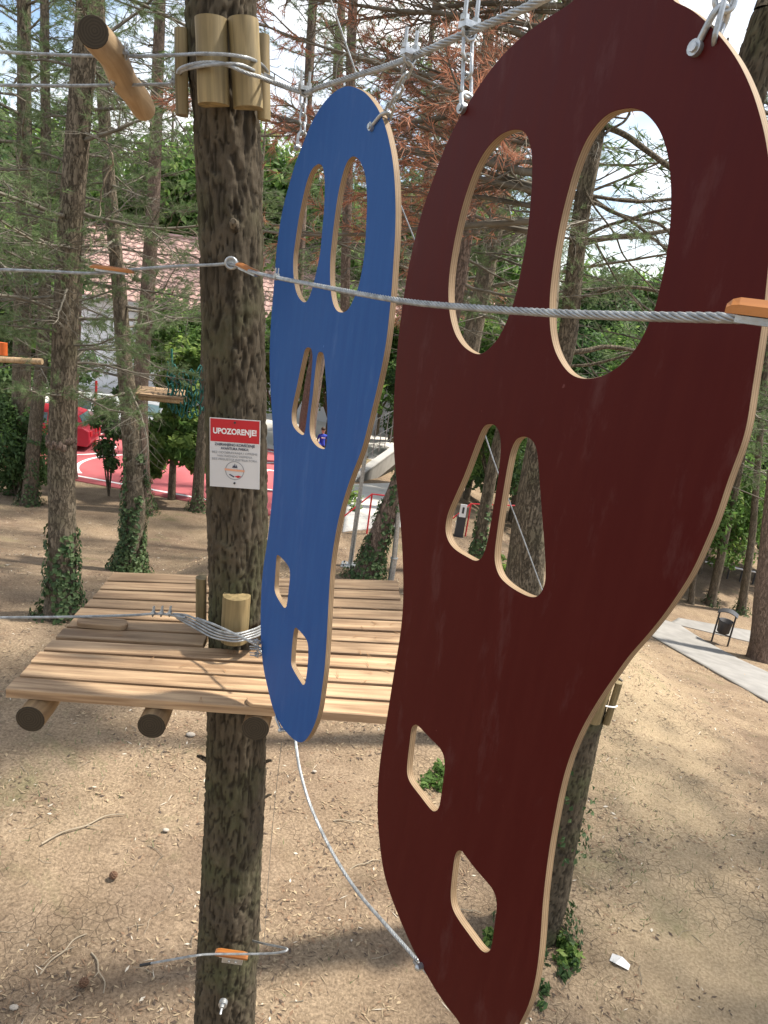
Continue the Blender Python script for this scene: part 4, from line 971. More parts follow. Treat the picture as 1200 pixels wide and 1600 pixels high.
plant(885, 1520, [(880, 1520, 14), (895, 1512, 10), (850, 1545, 14), (845, 1570, 10)], 'dark low sprigs below the leafy plant right of the red panel', 160, .03, .1, ('leaf_dark', 'leaf'))
plant(676, 1225, [(672, 1215, 16), (686, 1200, 16), (660, 1228, 10), (688, 1225, 14), (700, 1205, 20)], 'grey green plant seen through the upper diamond hole of the red panel', 420, .035, .2, ('leaf', 'leaf'))
plant(764, 1462, [(764, 1458, 12), (772, 1470, 12), (760, 1475, 8)], 'small plant seen through the lower diamond hole of the red panel', 160, .03, .5)
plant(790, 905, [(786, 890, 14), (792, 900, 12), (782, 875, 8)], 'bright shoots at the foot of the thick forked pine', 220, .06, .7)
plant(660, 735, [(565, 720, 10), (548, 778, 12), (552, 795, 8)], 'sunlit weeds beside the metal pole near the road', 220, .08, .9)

# ---- trees behind: woods made of single trees
def crown_merge(seed, n=58, H=11):
    rr = random.Random(seed); mb = MB()
    for i in range(n):
        t = i / n; z = H * (.28 + .70 * t); a = i * 2.399 + rr.random(); s = (1.15 - .8 * t) * rr.uniform(.75, 1.2) * 1.25
        src = rr.choice(LOD['live'] if t > .25 or rr.random() < .35 else LOD['dead'])
        Mx = Matrix.Translation((0, 0, z)) @ Matrix.Rotation(a, 4, 'Z') @ Matrix.Rotation(-rr.uniform(-.2, .4), 4, 'Y') @ Matrix.Scale(s, 4)
        o = len(mb.v); mb.v += [tuple(Mx @ Vector(v)) for v in src.v]; mb.f += [tuple(k + o for k in f) for f in src.f]; mb.m += src.m; mb.sm += src.sm
    return mb.mesh('crown', [M['twig'], M['needle']])
PC = [crown_merge(s) for s in (1, 2, 3)]
tm = MB(); tm.tube([(0, 0, -.3), (.06, 0, 3), (0, .08, 6), (.05, 0, 9), (0, 0, 11)], [.17, .14, .11, .07, .02], 9, 0, cap=False); tmesh = tm.mesh('trunk', M['bark2'])
def bgpine(p, s, i, label, group):
    root = empty('background_pine', p, label, 'tree', group); root.rotation_euler = (rnd.uniform(-.04, .04), rnd.uniform(-.04, .04), rnd.uniform(0, 6)); root.scale = (s,) * 3
    link('trunk', tmesh, root); link('crown', PC[i % 3], root)
GB = 'pines of the wood behind'
def place(px):
    for lim, t in ((-20, ', left of the picture'), (60, ', at the left edge'), (170, ', by the ring scarred pine'), (300, ', left of the signed trunk'), (430, ', behind the signed trunk'), (560, ', behind the blue panel'), (680, ', between the two panels'), (900, ', behind the left half of the red panel'), (1080, ', behind the right half of the red panel'), (1200, ', at the right edge')):
        if px < lim: return t
    return ', right of the picture'
cnt = 0
rb = random.Random(21)
for (Y0, Y1, n, pxa, pxb, lab) in ((17, 20, 1, 690, 760, 'grey stemmed pine of the wood'), (20, 30, 6, -80, 1300, 'middle distance pine of the wood'), (34, 55, 16, -150, 1400, 'distant pine beyond the court'), (58, 90, 24, -200, 1500, 'farthest hazy green pine on the skyline')):
    for i in range(n):
        px = pxa + (pxb - pxa) * (i + rb.random()) / n; Y = rb.uniform(Y0, Y1); p = groundat(px, Y)
        q = p - O; uu, vv = q.dot(U), q.dot(V)
        if -8.5 < uu < 21 and -0.3 < vv < 9.7: continue
        if px < 330 and 27 < Y < 60 and not (px < 60): continue
        if 830 < px < 1060 and Y > 25: s = rb.uniform(.45, .6)
        elif Y > 57: s = rb.uniform(1.7, 2.3)
        else: s = rb.uniform(1.3, 1.9)
        if (px > 1000 and Y < 22) or (430 < px < 665 and Y < 32): continue
        bgpine(p, s, cnt, lab + place(px), GB + (' near' if Y < 20 else ' middle' if Y < 32 else ' far' if Y < 58 else ' skyline')); cnt += 1
for i, (px, Y, s, d_) in enumerate(((508, 35, .95, 0), (455, 36, .9, 0), (30, 56, 2.0, 0), (130, 58, 2.1, 0), (215, 55, 1.9, 0), (300, 57, 2.2, 0), (400, 52, 2.0, 0), (470, 50, 1.8, 0), (545, 48, 1.7, 0), (620, 50, 1.8, 1), (700, 48, 1.7, 0), (-60, 50, 2.0, 1), (5, 30, 1.1, 0), (60, 33, 1.0, 1), (700, 22, .7, 0), (742, 25, .8, 1), (775, 21, .6, 0), (820, 28, .9, 1), (585, 40, .8, 0), (640, 36, .7, 1), (1085, 34, .8, 0), (1110, 30, .7, 0), (1150, 33, .8, 1), (1185, 30, .8, 0), (1215, 34, .9, 0), (1060, 38, .9, 1), (980, 42, 1.0, 0), (930, 46, 1.0, 0), (1030, 45, 1.1, 0), (880, 44, .9, 1), (430, 34, .8, 0), (1250, 28, .9, 1), (1130, 44, 1.2, 0), (250, 39, .75, 0), (310, 38, .7, 0), (-40, 27, .9, 1), (800, 40, 1.0, 0), (1165, 48, 1.4, 1), (1200, 52, 1.3, 0), (905, 60, 1.4, 1), (960, 64, 1.5, 0), (1010, 58, 1.3, 1), (1050, 66, 1.6, 0), (870, 66, 1.5, 0), (940, 33, .7, 0), (990, 31, .65, 0), (1110, 24, .6, 0), (1180, 25, .6, 0), (1145, 27, .7, 0))):
    broad('leafy_tree', ['fresh green leafy tree beyond the pines', 'dark green leafy tree beyond the pines'][d_] + place(px), groundat(px, Y), s, (CRD if d_ else CR)[i % 2], 'fresh green trees beyond the pines' if not d_ else 'dark green trees beyond the pines', seed=i)

# ------------------------------------------------------------------ half logs strapped round the trunks
def halflog(r, h, cut=.35, seed=0):
    """round log with one side sawn flat; flat side faces +Y"""
    mb = MB(); n = 18; ring = []
    for j in range(n):
        a = 2 * PI * j / n; ring.append((math.cos(a) * r, min(math.sin(a) * r, r * cut)))
    k = 8; vs = []
    for i in range(k + 1):
        z = -h / 2 + h * i / k; f = 1 + .012 * math.sin(i * 2 + seed)
        vs += [(x * f, y * f, z) for x, y in ring]
    fs = [(i * n + j, i * n + (j + 1) % n, (i + 1) * n + (j + 1) % n, (i + 1) * n + j) for i in range(k) for j in range(n)]
    mb.add(vs, fs, 0, True); mb.add(vs[-n:], [tuple(range(n))], 0); mb.add(vs[:n], [tuple(range(n))[::-1]], 0)
    return mb
def block(cx, cy0, cy1, wpx, Y, yawd, label, group=None):
    a, b = at(cx[0], cy0, Y), at(cx[1], cy1, Y); c = (a + b) / 2; dd = (c - CAM).dot(FW) / F
    mb = halflog(wpx / 2 * dd, (a - b).length, .45, cy0)
    o = mb.build('half_log_block', M['block'], None, c); z = (a - b).normalized()
    q = Vector((0, 0, 1)).rotation_difference(z); o.rotation_mode = 'QUATERNION'; o.rotation_quaternion = q @ Quaternion((0, 0, 1), R(yawd))
    return tag(o, label, 'wood block', group)
GT = 'half log blocks around the top of the main trunk'
block((330, 334), 30, 165, 50, 2.86, -12, 'left one of the two front half logs clamped high on the main trunk', GT)
block((380, 388), 31, 170, 47, 2.88, 18, 'right one of the two front half logs clamped high on the main trunk', GT)
block((286, 288), 46, 181, 27, 3.0, -70, 'narrow half log on the left flank of the main trunk at the top', GT)
block((409, 411), 55, 188, 24, 3.02, 75, 'narrow half log on the right flank of the main trunk beside the cable joint', GT)
GL = 'half log blocks at the foot of the trunk on the platform'
block((317, 317), 902, 972, 22, 3.12, -80, 'half log standing on the planks at the left flank of the main trunk', GL)
block((370, 366), 930, 1000, 43, 2.93, 0, 'half log standing on the planks in front of the main trunk', GL)
GRN = 'half log blocks strapped to the near right pine'
block((966, 946), 1066, 1130, 14, ny - .10, 60, 'outer half log on the near right pine with a white strap round it', GRN)
block((945, 925), 1066, 1126, 26, ny - .17, 10, 'inner half log on the near right pine beside the red panel edge', GRN)
mb = MB(); mb.tube(crom([at(x, y, ny - .2 + d) for x, y, d in ((925, 1098, 0), (938, 1101, -.01), (950, 1104, 0), (960, 1105, .05), (964, 1103, .12))], 4), .006, 8); o = mb.build('strap', M['white']); tag(o, 'thin white strap cable round the half logs of the near right pine', 'strap')
mb = MB(); mb.tube([at(960, 1075, ny), at(966, 1066, ny), at(970, 1061, ny)], [.008, .012, .02], 6, 0, jit=.5); o = mb.build('stub', M['twig']); tag(o, 'small broken twig sticking up behind the strapped half logs', 'twig')

# ------------------------------------------------------------------ cables
def cable(name, pts, r, label, group=None, twist=True, mt='rope', cat='cable'):
    o_ = pts[0]; root_pts = shift(pts, o_); mb = MB()
    if twist: strands(mb, root_pts, r)
    else: mb.tube(crom(root_pts, 10), r, 10)
    ob = mb.build(name, M[mt], None, o_); return tag(ob, label, cat, group)
off = .012
# carrying cable above the panels
jY = at(418, 126, 2.98)
cp_ = [at(405, 120, 2.9), at(430, 130, 2.86)] + [onred(x, y, off) if x > 620 else onblue(x, y, off) for x, y in ((475, 144), (500, 136), (560, 117), (612, 101), (660, 82), (733, 50), (790, 26), (850, -2), (960, -62), (1130, -120), (1300, -160))]
cable('steel_cable', cp_, .0085, 'thick twisted steel cable rising to the upper right that carries both panels')
# hand cable in front of the panels
def hc(px, py):
    iy = 1 / 2.35 + (px - 424) / (1160 - 424) * (1 / .8 - 1 / 2.35); return at(px, py, 1 / iy)
hp = [at(-60, 421, 3.0), at(0, 421.5, 3.0), at(70, 424, 3.0), at(150, 427, 3.0), at(210, 421, 3.0), at(270, 416.5, 2.98), at(330, 414, 2.93), at(362, 413, 2.88), at(392, 424, 2.70), hc(424, 432), hc(500, 447), hc(620, 469), hc(740, 481), hc(860, 489), hc(1000, 494), hc(1160, 497), hc(1260, 497)]
cable('safety_cable', hp, .0063, 'long twisted safety cable crossing in front of both coloured panels')
# lower cable to the left with its clamps, loops round the trunk foot
lp_ = [at(x, y, Y) for x, y, Y in ((-40, 965, 3.0), (0, 965, 3.0), (100, 964, 3.0), (200, 961.5, 3.0), (250, 959, 2.99), (290, 965, 2.97))]
cable('steel_cable', lp_, .0062, 'straight grey cable running in from the left just above the platform planks')
def circ_loop(cx, cy, rx, ry, ztilt, z0, a0, a1, k=20):
    return [Vector((cx + rx * math.cos(R(a0 + (a1 - a0) * i / k)), cy + ry * math.sin(R(a0 + (a1 - a0) * i / k)), z0 + ztilt * math.cos(R(a0 + (a1 - a0) * i / k)))) for i in range(k + 1)]
tcx, tcy = TX0.x, TX0.y
for i, (px, py, dz, rr_) in enumerate(((300, 962, 0, .19), (301, 969, .0, .196), (303, 975, 0, .20), (305, 982, 0, .20))):
    z0 = at(px, py, 3.05).z
    pts = [at(270 + 2 * i, 959 + i * 2, 2.98), at(290, 961 + i * 4, 2.98)] + [at(x, y, Y) for x, y, Y in ((308, 968 + i * 5, 2.95), (330, 980 + i * 5, 2.88), (350, 988 + i * 4, 2.84), (370, 990 + i * 4, 2.83), (392, 985 + i * 4, 2.87), (408, 978 + i * 4, 2.95), (425, 965 + i * 3, 3.1))]
    cable('steel_cable', pts, .0052, ('topmost', 'second', 'third', 'lowest')[i] + ' strand of the cable bundle wrapped round the trunk foot', 'cable strands wrapped round the trunk foot', twist=i < 1)
cable('steel_cable', [at(x, y, Y) for x, y, Y in ((308, 966, 2.94), (330, 974, 2.86), (355, 985, 2.80), (380, 997, 2.72), (400, 1008, 2.66), (410, 1020, 2.62))], .0058, 'single cable leaving the trunk bundle diagonally down to the clamps beside the blue panel')
# upper left pair and wraps
cable('steel_cable', [at(x, y, Y) for x, y, Y in ((-50, 79, 3.0), (0, 81, 3.0), (100, 86, 3.0), (200, 88, 2.97), (270, 86, 2.95), (310, 84, 2.80), (350, 85, 2.77), (385, 90, 2.79), (407, 100, 2.9), (418, 112, 2.97))], .0062, 'upper grey cable coming from the left edge and wrapping over the high half logs')
cable('steel_cable', [at(x, y, Y) for x, y, Y in ((-50, 133, 3.15), (0, 133, 3.15), (100, 134, 3.15), (180, 133, 3.15), (240, 132, 3.15), (280, 131, 3.15), (300, 131, 3.2))], .0062, 'lower grey cable from the left edge passing under the hanging log')
cable('steel_cable', [at(x, y, Y) for x, y, Y in ((277, 116, 3.0), (281, 108, 2.92), (295, 102, 2.84), (320, 98, 2.79), (350, 100, 2.77), (385, 114, 2.77), (405, 120, 2.80), (425, 128, 2.84))], .0068, 'bright cable loop slanting across the high half logs to the carrying cable')
cable('steel_cable', [at(x, y, Y) for x, y, Y in ((279, 118, 3.02), (286, 110, 2.9), (310, 104, 2.8), (345, 100, 2.765), (375, 101, 2.775), (400, 112, 2.86), (412, 120, 2.93))], .0058, 'second cable loop crossing behind the bright loop on the high half logs')
# slack cable under the panels
sc_ = [onblue(456, 1120, .06), onblue(462, 1160, .04)] + [onblue(x, y, .03) for x, y in ((468, 1200), (482, 1250), (503, 1300), (528, 1347), (560, 1395))] + [onred(x, y, .03) for x, y in ((600, 1442), (640, 1487), (668, 1520))]
cable('steel_cable', sc_, .0056, 'slack pale cable hanging in a curve from the blue panel down to the red panel')
# thin guys
def guy(pts, r, label): cable('guy_wire', pts, r, label, None, False, cat='wire')
guy([at(515, -5, 3.6), at(560, 125, 3.6)], .004, 'thin straight wire slanting down behind the top of the blue panel')
guy([at(618, 300, 3.4), at(652, 385, 3.4)], .003, 'thin wire passing between the blue and the red panel')
guy([at(750, 655, 4.6), at(775, 730, 4.55), at(806, 810, 4.5), at(850, 930, 4.4)], .0045, 'thin wire seen through both narrow slots of the red panel')
guy([at(440, 1160, 3.3), at(425, 1300, 3.6), at(412, 1480, 3.9)], .0015, 'hair thin line hanging beside the main trunk below the platform')

# ------------------------------------------------------------------ hardware
def clamp_parts(root, c, axis, s=1.0, up=Vector((0, 0, 1))):
    """bulldog clip: saddle, two threaded prongs and nuts; prongs point along up"""
    axis = axis.normalized(); up = (up - axis * up.dot(axis)).normalized(); sd = axis.cross(up)
    Mx = Matrix((axis, sd, up)).transposed().to_4x4(); Mx.translation = c
    mb = MB(); mb.box((-.013 * s, -.02 * s, .004 * s), (.013 * s, .02 * s, .017 * s), 0, Mx); mb.build('saddle', M['steel'], root)
    P = [Mx @ Vector(p) for p in ((0, -.015 * s, .062 * s), (0, -.015 * s, 0), (0, -.012 * s, -.010 * s), (0, 0, -.0155 * s), (0, .012 * s, -.010 * s), (0, .015 * s, 0), (0, .015 * s, .062 * s))]
    mb = MB(); mb.tube(P, .0045 * s, 8); mb.build('u_bolt', M['steel'], root)
    for y in (-.015, .015):
        mb = MB(); mb.tube([Mx @ Vector((0, y * s, .017 * s)), Mx @ Vector((0, y * s, .028 * s))], .0095 * s, 6, sm=False); mb.build('nut', M['steel'], root)
def clamp(c, axis, label, s=1.0, up=Vector((0, 0, 1)), group='cable clamps'):
    root = empty('cable_clamp', c, label, 'clamp', group); clamp_parts(root, Vector(), axis, s, up); return root
ax = onred(760, 38) - onred(700, 65)
def lean(px, py, dx, dy): return (onred(px + dx, py + dy) - onred(px, py)).normalized()
clamp(onred(733, 50, off), ax, 'cable clamp with two upright prongs above the left shackle of the red panel', 1.0, lean(733, 50, -10, -40))
clamp(onred(640, 90, off), ax, 'cable clamp above the right shackle of the blue panel', .95, lean(640, 90, -6, -40))
clamp(onblue(476, 143, off), onblue(500, 136) - onblue(450, 145), 'cable clamp above the left edge of the blue panel where the cable kinks', .95, lean(476, 143, -8, -40))
clamp(onred(1128, -110, off), ax, 'cable clamp above the right shackle of the red panel, beyond the top edge', 1.0)
for i, px in enumerate((239, 252, 265)):
    clamp(at(px, 960, 2.985), Vector((1, 0, 0)), ('left', 'middle', 'right')[i] + ' one of three clamps in a row on the low cable left of the trunk', .62, Vector((0, .3, 1)), 'three clamps on the low cable')
for i, (px, py) in enumerate(((404, 1003), (405, 1013), (405, 1023))):
    clamp(at(px, py, 2.58), Vector((.1, 0, 1)), ('top', 'middle', 'bottom')[i] + ' one of the clamps stacked beside the left edge of the blue panel', .6, Vector((-1, -.3, 0)), 'clamps beside the blue panel')
clamp(at(432, 434, 2.29), Vector((1, -.5, 0)), 'small clamp on the safety cable at the blue panel edge', .45)
clamp(at(418, 122, 2.9), Vector((.3, -.2, 1)), 'large clamp where the carrying cable leaves the high half logs', .95, Vector((.5, -1, 0)))
clamp(at(270, 131, 3.15), Vector((1, 0, 0)), 'clamp on the lower left cable close to the main trunk', .6)

def link_pts(L, W): # stadium in XZ
    out = []
    for i in range(20):
        a = 2 * PI * i / 20; out.append(Vector((math.cos(a) * W / 2, 0, math.sin(a) * W / 2 + (L / 2 - W / 2) * (1 if math.sin(a) >= 0 else -1))))
    return out
def ring_mesh(P, r, n=7):
    mb = MB(); k = len(P); vs = []
    for i in range(k):
        t = (P[(i + 1) % k] - P[i - 1]).normalized(); nn = Vector((0, 1, 0)); b = t.cross(nn)
        for j in range(n):
            a = 2 * PI * j / n; vs.append(P[i] + (nn * math.cos(a) + b * math.sin(a)) * r)
    mb.add(vs, [(i * n + j, i * n + (j + 1) % n, ((i + 1) % k) * n + (j + 1) % n, ((i + 1) % k) * n + j) for i in range(k) for j in range(n)], 0, True); return mb.mesh('link', M['steel'])
LINK = {}
def chain(a, b, nl, label, r=.0035, w=.022, yaw=0, sh=None, facing=None):
    root = empty('hanging_chain', a, label, 'chain', 'chains that hold the panels'); d = b - a; L = d.length / nl * 1.28
    key = (round(L, 4), r)
    if key not in LINK: LINK[key] = ring_mesh(link_pts(L, w), r)
    q = Vector((0, 0, 1)).rotation_difference(d.normalized())
    for i in range(nl):
        o = link('link', LINK[key], root, d * ((i + .5) / nl)); o.rotation_mode = 'QUATERNION'; o.rotation_quaternion = q @ Quaternion((0, 0, 1), yaw + (PI / 2 if i % 2 else 0))
    if sh:   # shackle gripping the panel edge from chain end b to bolt c on the face
        c, nrm, s = sh; d2 = (c - b).normalized(); L2 = (c - b).length
        mb = MB(); t = TH / 2 + .006
        P = [c - nrm * t - a, c - nrm * t - d2 * L2 * .75 - a, c - nrm * t * .6 - d2 * L2 - a, c - d2 * L2 * 1.08 - a, c + nrm * t * .6 - d2 * L2 - a, c + nrm * t - d2 * L2 * .75 - a, c + nrm * t - a]
        mb.tube(crom(P, 4), .0052 * s, 8); mb.build('shackle', M['steel'], root)
        mb = MB(); mb.tube([c - nrm * (t + .009) - a, c + nrm * (t + .012) - a], .0048 * s, 8)
        mb.tube([c - nrm * (t + .006) - a, c - nrm * (t - .005) - a], .0115 * s, 14); mb.tube([c - nrm * (t + .010) - a, c - nrm * (t + .006) - a], .007 * s, 10, sm=False); mb.build('shackle_pin', M['steel'], root)
RNn, BNn = RN, BN
chain(onred(731, 60, off), onred(729, 148, off), 3, 'galvanised chain above the left shoulder of the red panel', .004, .026, .5, (onred(731, 172, off), RNn, 1.0))
chain(onblue(474, 150, off), onblue(473, 208, off), 4, 'galvanised chain at the left shoulder of the blue panel', .0038, .024, .3, (onblue(471, 232, off), BNn, .95))
chain(onred(640, 100, off), onblue(606, 178, off), 5, 'slim chain slanting down to the right shoulder of the blue panel', .0034, .020, .9, (onblue(588, 200, off), BNn, 1.0))
chain(onred(1146, -90, off), onred(1131, 14, off), 3, 'chain at the top right corner holding the red panel', .0042, .028, 1.2, (onred(1097, 80, off), RNn, 1.0))
mb = MB(); c = onred(1128, 30, off); P = link_pts(.075, .03); q = Matrix.Translation(c) @ Matrix.Rotation(R(-35), 4, 'Z')
o = link('chain_link', ring_mesh(P, .0042), None, c); o.rotation_euler = (0, R(12), R(60)); tag(o, 'loose single chain link hanging behind the right shackle of the red panel', 'chain link')

# bottom fixings of the panels
def fixing(fn, nrm, px, py, px2, py2, label):
    a, c = fn(px, py, TH / 2), fn(px2, py2, TH / 2); root = empty('panel_bolt', a, label, 'bolt')
    t = TH / 2 + .006; mb = MB(); d = (c - a)
    mb.tube(crom([-nrm * t, d * .35 - nrm * t, d * .9 - nrm * t * .7, d, d * .9 + nrm * t * .7, nrm * t], 4), .0048, 8); mb.build('shackle', M['steel'], root)
    mb = MB(); mb.tube([-nrm * (t + .008), nrm * t], .0085, 10); mb.ball(-nrm * (t + .006), .0085, n=10); mb.build('shackle_pin', M['steel'], root)
fixing(onblue, BN, 446, 1140, 434, 1118, 'small shackle at the lower left edge of the blue panel')
fixing(onred, RN, 664, 1507, 652, 1500, 'round steel bolt at the lower left edge of the red panel')

# bolt and wire guide on the main trunk
def eye(c, label, s=1):
    root = empty('eye_bolt', c, label, 'bolt'); mb = MB(); P = [Vector((math.cos(2 * PI * i / 16) * .017 * s, 0, math.sin(2 * PI * i / 16) * .017 * s)) for i in range(17)]
    mb.tube(P, .005 * s, 8, cap=False); mb.build('ring', M['steel'], root)
    mb = MB(); mb.tube([(0, 0, 0), (0, .06, 0)], .005 * s, 8); mb.build('shank', M['steel'], root); mb = MB(); mb.tube([(0, .012, 0), (0, .018, 0)], .021 * s, 16); mb.build('washer', M['steel'], root); return root
eye(at(361, 411, 2.885), 'shiny eye bolt in the main trunk that the safety cable runs through', 1.15)
def guide(name, p, yaw, L, W, H, label, tilt=0, group='orange cable guides'):
    root = empty(name, p, label, 'cable guide', group); root.rotation_euler = (0, tilt, yaw); mb = MB(); n = 10; vs = []
    prof = [(-W / 2, 0), (W / 2, 0), (W / 2, H * .55), (W * .28, H), (-W * .28, H), (-W / 2, H * .55)]
    xs_ = [(-L / 2, .55), (-L * .44, .85), (-L * .35, 1), (L * .35, 1), (L * .44, .85), (L / 2, .55)]
    for x, f in xs_: vs += [(x, y * (.7 + .3 * f), z * f) for y, z in prof]
    k = 6; mb.add(vs, [(i * k + j, (i + 1) * k + j, (i + 1) * k + (j + 1) % k, i * k + (j + 1) % k) for i in range(5) for j in range(k)] + [tuple(range(k)), tuple(range(30, 36))[::-1]], 0)
    mb.build('wood_grip', M['orange_wood'], root); mb = MB(); mb.box((-L * .36, -W * .42, -.008), (L * .36, W * .42, -.001)); mb.build('steel_plate', M['steel'], root)
    return root
guide('cable_guide', at(175, 423, 2.98), .02, .165, .03, .016, 'flat orange wooden guide on the safety cable at the left')
guide('cable_guide', at(388, 423, 2.74), -.35, .10, .03, .015, 'brown wooden guide at the eye bolt on the main trunk', .25)
guide('cable_guide', at(1196, 497, .775), -.45, .075, .028, .0165, 'nearest orange wooden guide cut by the right picture edge')
g4 = guide('cable_guide', at(362, 1492, 2.80), .0, .16, .04, .020, 'orange wooden guide low on the trunk above a steel plate')
br_ = empty('bracket', at(363, 1499, 2.82), 'grey steel bracket plate under the low orange guide', 'bracket')
mb = MB(); mb.box((-.05, -.004, -.024), (.05, .012, .004)); mb.build('plate', M['steel'], br_)
for x in (-.015, .018): mb = MB(); mb.tube([(x, -.010, -.012), (x, .0, -.012)], .006, 6, sm=False); mb.build('bolt_head', M['steel'], br_)
cable('bent_cable', [at(x, y, Y) for x, y, Y in ((226, 1507, 2.75), (260, 1501, 2.75), (300, 1494, 2.75), (330, 1491, 2.77), (400, 1490.5, 2.77), (430, 1489, 2.75), (446, 1486, 2.75), (449, 1483, 2.76), (440, 1480, 2.8), (415, 1475, 2.88), (395, 1470, 3.0))], .0056, 'short bent steel cable sticking out on both sides of the trunk near the bottom')
mb = MB(); a = at(219, 1508.5, 2.75); b = at(236, 1505.5, 2.75); mb.tube([a, b], .0072, 10); o = mb.build('end_cap', M['black']); tag(o, 'black rubber cap on the left end of the bent cable', 'cap')
eb = empty('wall_bolt', at(348, 1570, 2.86), 'small steel bolt with washer at the very bottom of the trunk', 'bolt')
mb = MB(); mb.tube([(0, .02, 0), (0, -.004, 0)], .022, 18); mb.build('washer', M['steel'], eb); mb = MB(); mb.tube([(0, -.004, 0), (0, -.02, 0)], .012, 6, sm=False); mb.build('nut', M['steel'], eb); mb = MB(); mb.tube([(0, -.02, 0), (0, -.045, -.01)], .006, 8); mb.build('stud', M['steel'], eb)

# ------------------------------------------------------------------ warning sign
corn = [at(330, 652.5, 2.88), at(408, 657.5, 2.88), at(404, 765, 2.88), at(325.5, 759, 2.88)]
sc0 = sum(corn, Vector()) / 4; sX = ((corn[1] - corn[0]) + (corn[2] - corn[3])).normalized(); sZ = ((corn[0] - corn[3]) + (corn[1] - corn[2])); sZ = (sZ - sX * sZ.dot(sX)).normalized(); sY = sZ.cross(sX)
sW = ((corn[1] - corn[0]).length + (corn[2] - corn[3]).length) / 2; sH = ((corn[0] - corn[3]).length + (corn[1] - corn[2]).length) / 2
sg = empty('warning_sign', sc0, 'red and white warning sign fixed to the main trunk', 'sign'); Ms = Matrix((sX, sY, sZ)).transposed(); sg.rotation_mode = 'QUATERNION'; sg.rotation_quaternion = Ms.to_quaternion()
mb = MB(); mb.box((-sW / 2, 0, -sH / 2), (sW / 2, .003, sH / 2)); mb.build('board', M['signwhite'], sg)
mb = MB(); mb.box((-sW / 2 + .003, -.0008, sH * .165), (sW / 2 - .003, -.0002, sH / 2 - .003)); mb.build('red_field', M['signred'], sg)
def text(s, x, z, size, mt, nm, bold=0, wide=None):
    cu = bpy.data.curves.new('t', 'FONT'); cu.body = s; cu.size = size; cu.align_x = 'CENTER'; cu.align_y = 'CENTER'; cu.offset = bold; cu.extrude = .0002
    t = bpy.data.objects.new('t', cu); C.objects.link(t); dg = bpy.context.evaluated_depsgraph_get(); me = bpy.data.meshes.new_from_object(t.evaluated_get(dg)); bpy.data.objects.remove(t)
    xs_ = [v.co.x for v in me.vertices]; f = (wide / (max(xs_) - min(xs_))) if wide else 1; mxx = (max(xs_) + min(xs_)) / 2
    for v in me.vertices: v.co = Vector(((v.co.x - mxx) * f, -v.co.z, v.co.y))
    me.materials.clear(); me.materials.append(M[mt]); return link(nm, me, sg, (x, -.0014, z))
text('UPOZORENJE!', 0, sH * .315, sW * .155, 'textwhite', 'heading_text', .0011, sW * .86)
text('ZABRANJENO KORIŠĆENJE', 0, sH * .125, sW * .072, 'ink', 'text_line', .0003, sW * .80)
text('AVANTURA PARKA:', 0, sH * .070, sW * .072, 'ink', 'text_line', .0003, sW * .56)
text('BEZ ODOBRAVANJA I OPREME', 0, sH * .010, sW * .062, 'grey_ink', 'text_line', 0, sW * .90)
text('VAN RADNOG VREMENA', 0, -sH * .040, sW * .062, 'grey_ink', 'text_line', 0, sW * .70)
text('BEZ PRISUSTVA INSTRUKTORA', 0, -sH * .090, sW * .062, 'grey_ink', 'text_line', 0, sW * .90)
lg = MB(); rr_ = sW * .19; zc = -sH * .245
P = [Vector((math.cos(2 * PI * i / 36) * rr_, -.0012, zc + math.sin(2 * PI * i / 36) * rr_)) for i in range(37)]
for a, b in zip(P, P[1:]):
    ca, cb = (a - Vector((0, 0, zc))), (b - Vector((0, 0, zc))); s_ = .93
    lg.add([a, b, Vector((cb.x * s_, -.0012, zc + cb.z * s_)), Vector((ca.x * s_, -.0012, zc + ca.z * s_))], [(0, 1, 2, 3)], 0)
lg.add([(-rr_ * 1.05, -.0016, zc - rr_ * .02), (rr_ * 1.05, -.0016, zc - rr_ * .10), (rr_ * 1.05, -.0016, zc + rr_ * .12), (-rr_ * 1.05, -.0016, zc + rr_ * .20)], [(0, 1, 2, 3)], 1)
for x, h in ((-.14, .30), (.02, .48), (.2, .34)): lg.add([((x - .12) * rr_, -.0017, zc + rr_ * .30), ((x + .12) * rr_, -.0017, zc + rr_ * .30), (x * rr_, -.0017, zc + rr_ * (.32 + h))], [(0, 1, 2)], 2)
lg.add([(-.6 * rr_, -.0017, zc - .45 * rr_), (-.1 * rr_, -.0017, zc - .75 * rr_), (0, -.0017, zc - .62 * rr_), (-.5 * rr_, -.0017, zc - .38 * rr_)], [(0, 1, 2, 3)], 2)
lg.add([(0, -.0017, zc - .62 * rr_), (.35 * rr_, -.0017, zc - .78 * rr_), (.75 * rr_, -.0017, zc - .6 * rr_), (.4 * rr_, -.0017, zc - .5 * rr_)], [(0, 1, 2, 3)], 3)
lg.build('round_logo', [M['grey_ink'], M['peach'], M['ink'], M['signred']], sg)
for z in (sH * .45, -sH * .43): mb = MB(); mb.tube([(0, -.004, z), (0, .001, z)], .0045, 10); mb.build('screw', M['dark_steel'], sg)

# ------------------------------------------------------------------ swinging log at the upper left
a = at(148, 48, 2.75); b = at(222, 168, 3.55); L_ = (b - a).length
lm = log_mesh(L_, .052, 5); lo_ = lm.build('round_log', [M['log'], M['logend']], None, a); lo_.rotation_mode = 'QUATERNION'; lo_.rotation_quaternion = Vector((0, 0, 1)).rotation_difference((b - a).normalized())
tag(lo_, 'peeled round log resting across the two upper left cables, its dark end toward us', 'log')
clamp(at(197, 88, 2.93), Vector((1, 0, 0)), 'clamp fixing the hanging log to the upper left cable', .7)
clamp(at(177, 133, 3.08), Vector((1, 0, 0)), 'clamp fixing the hanging log to the lower left cable', .6)

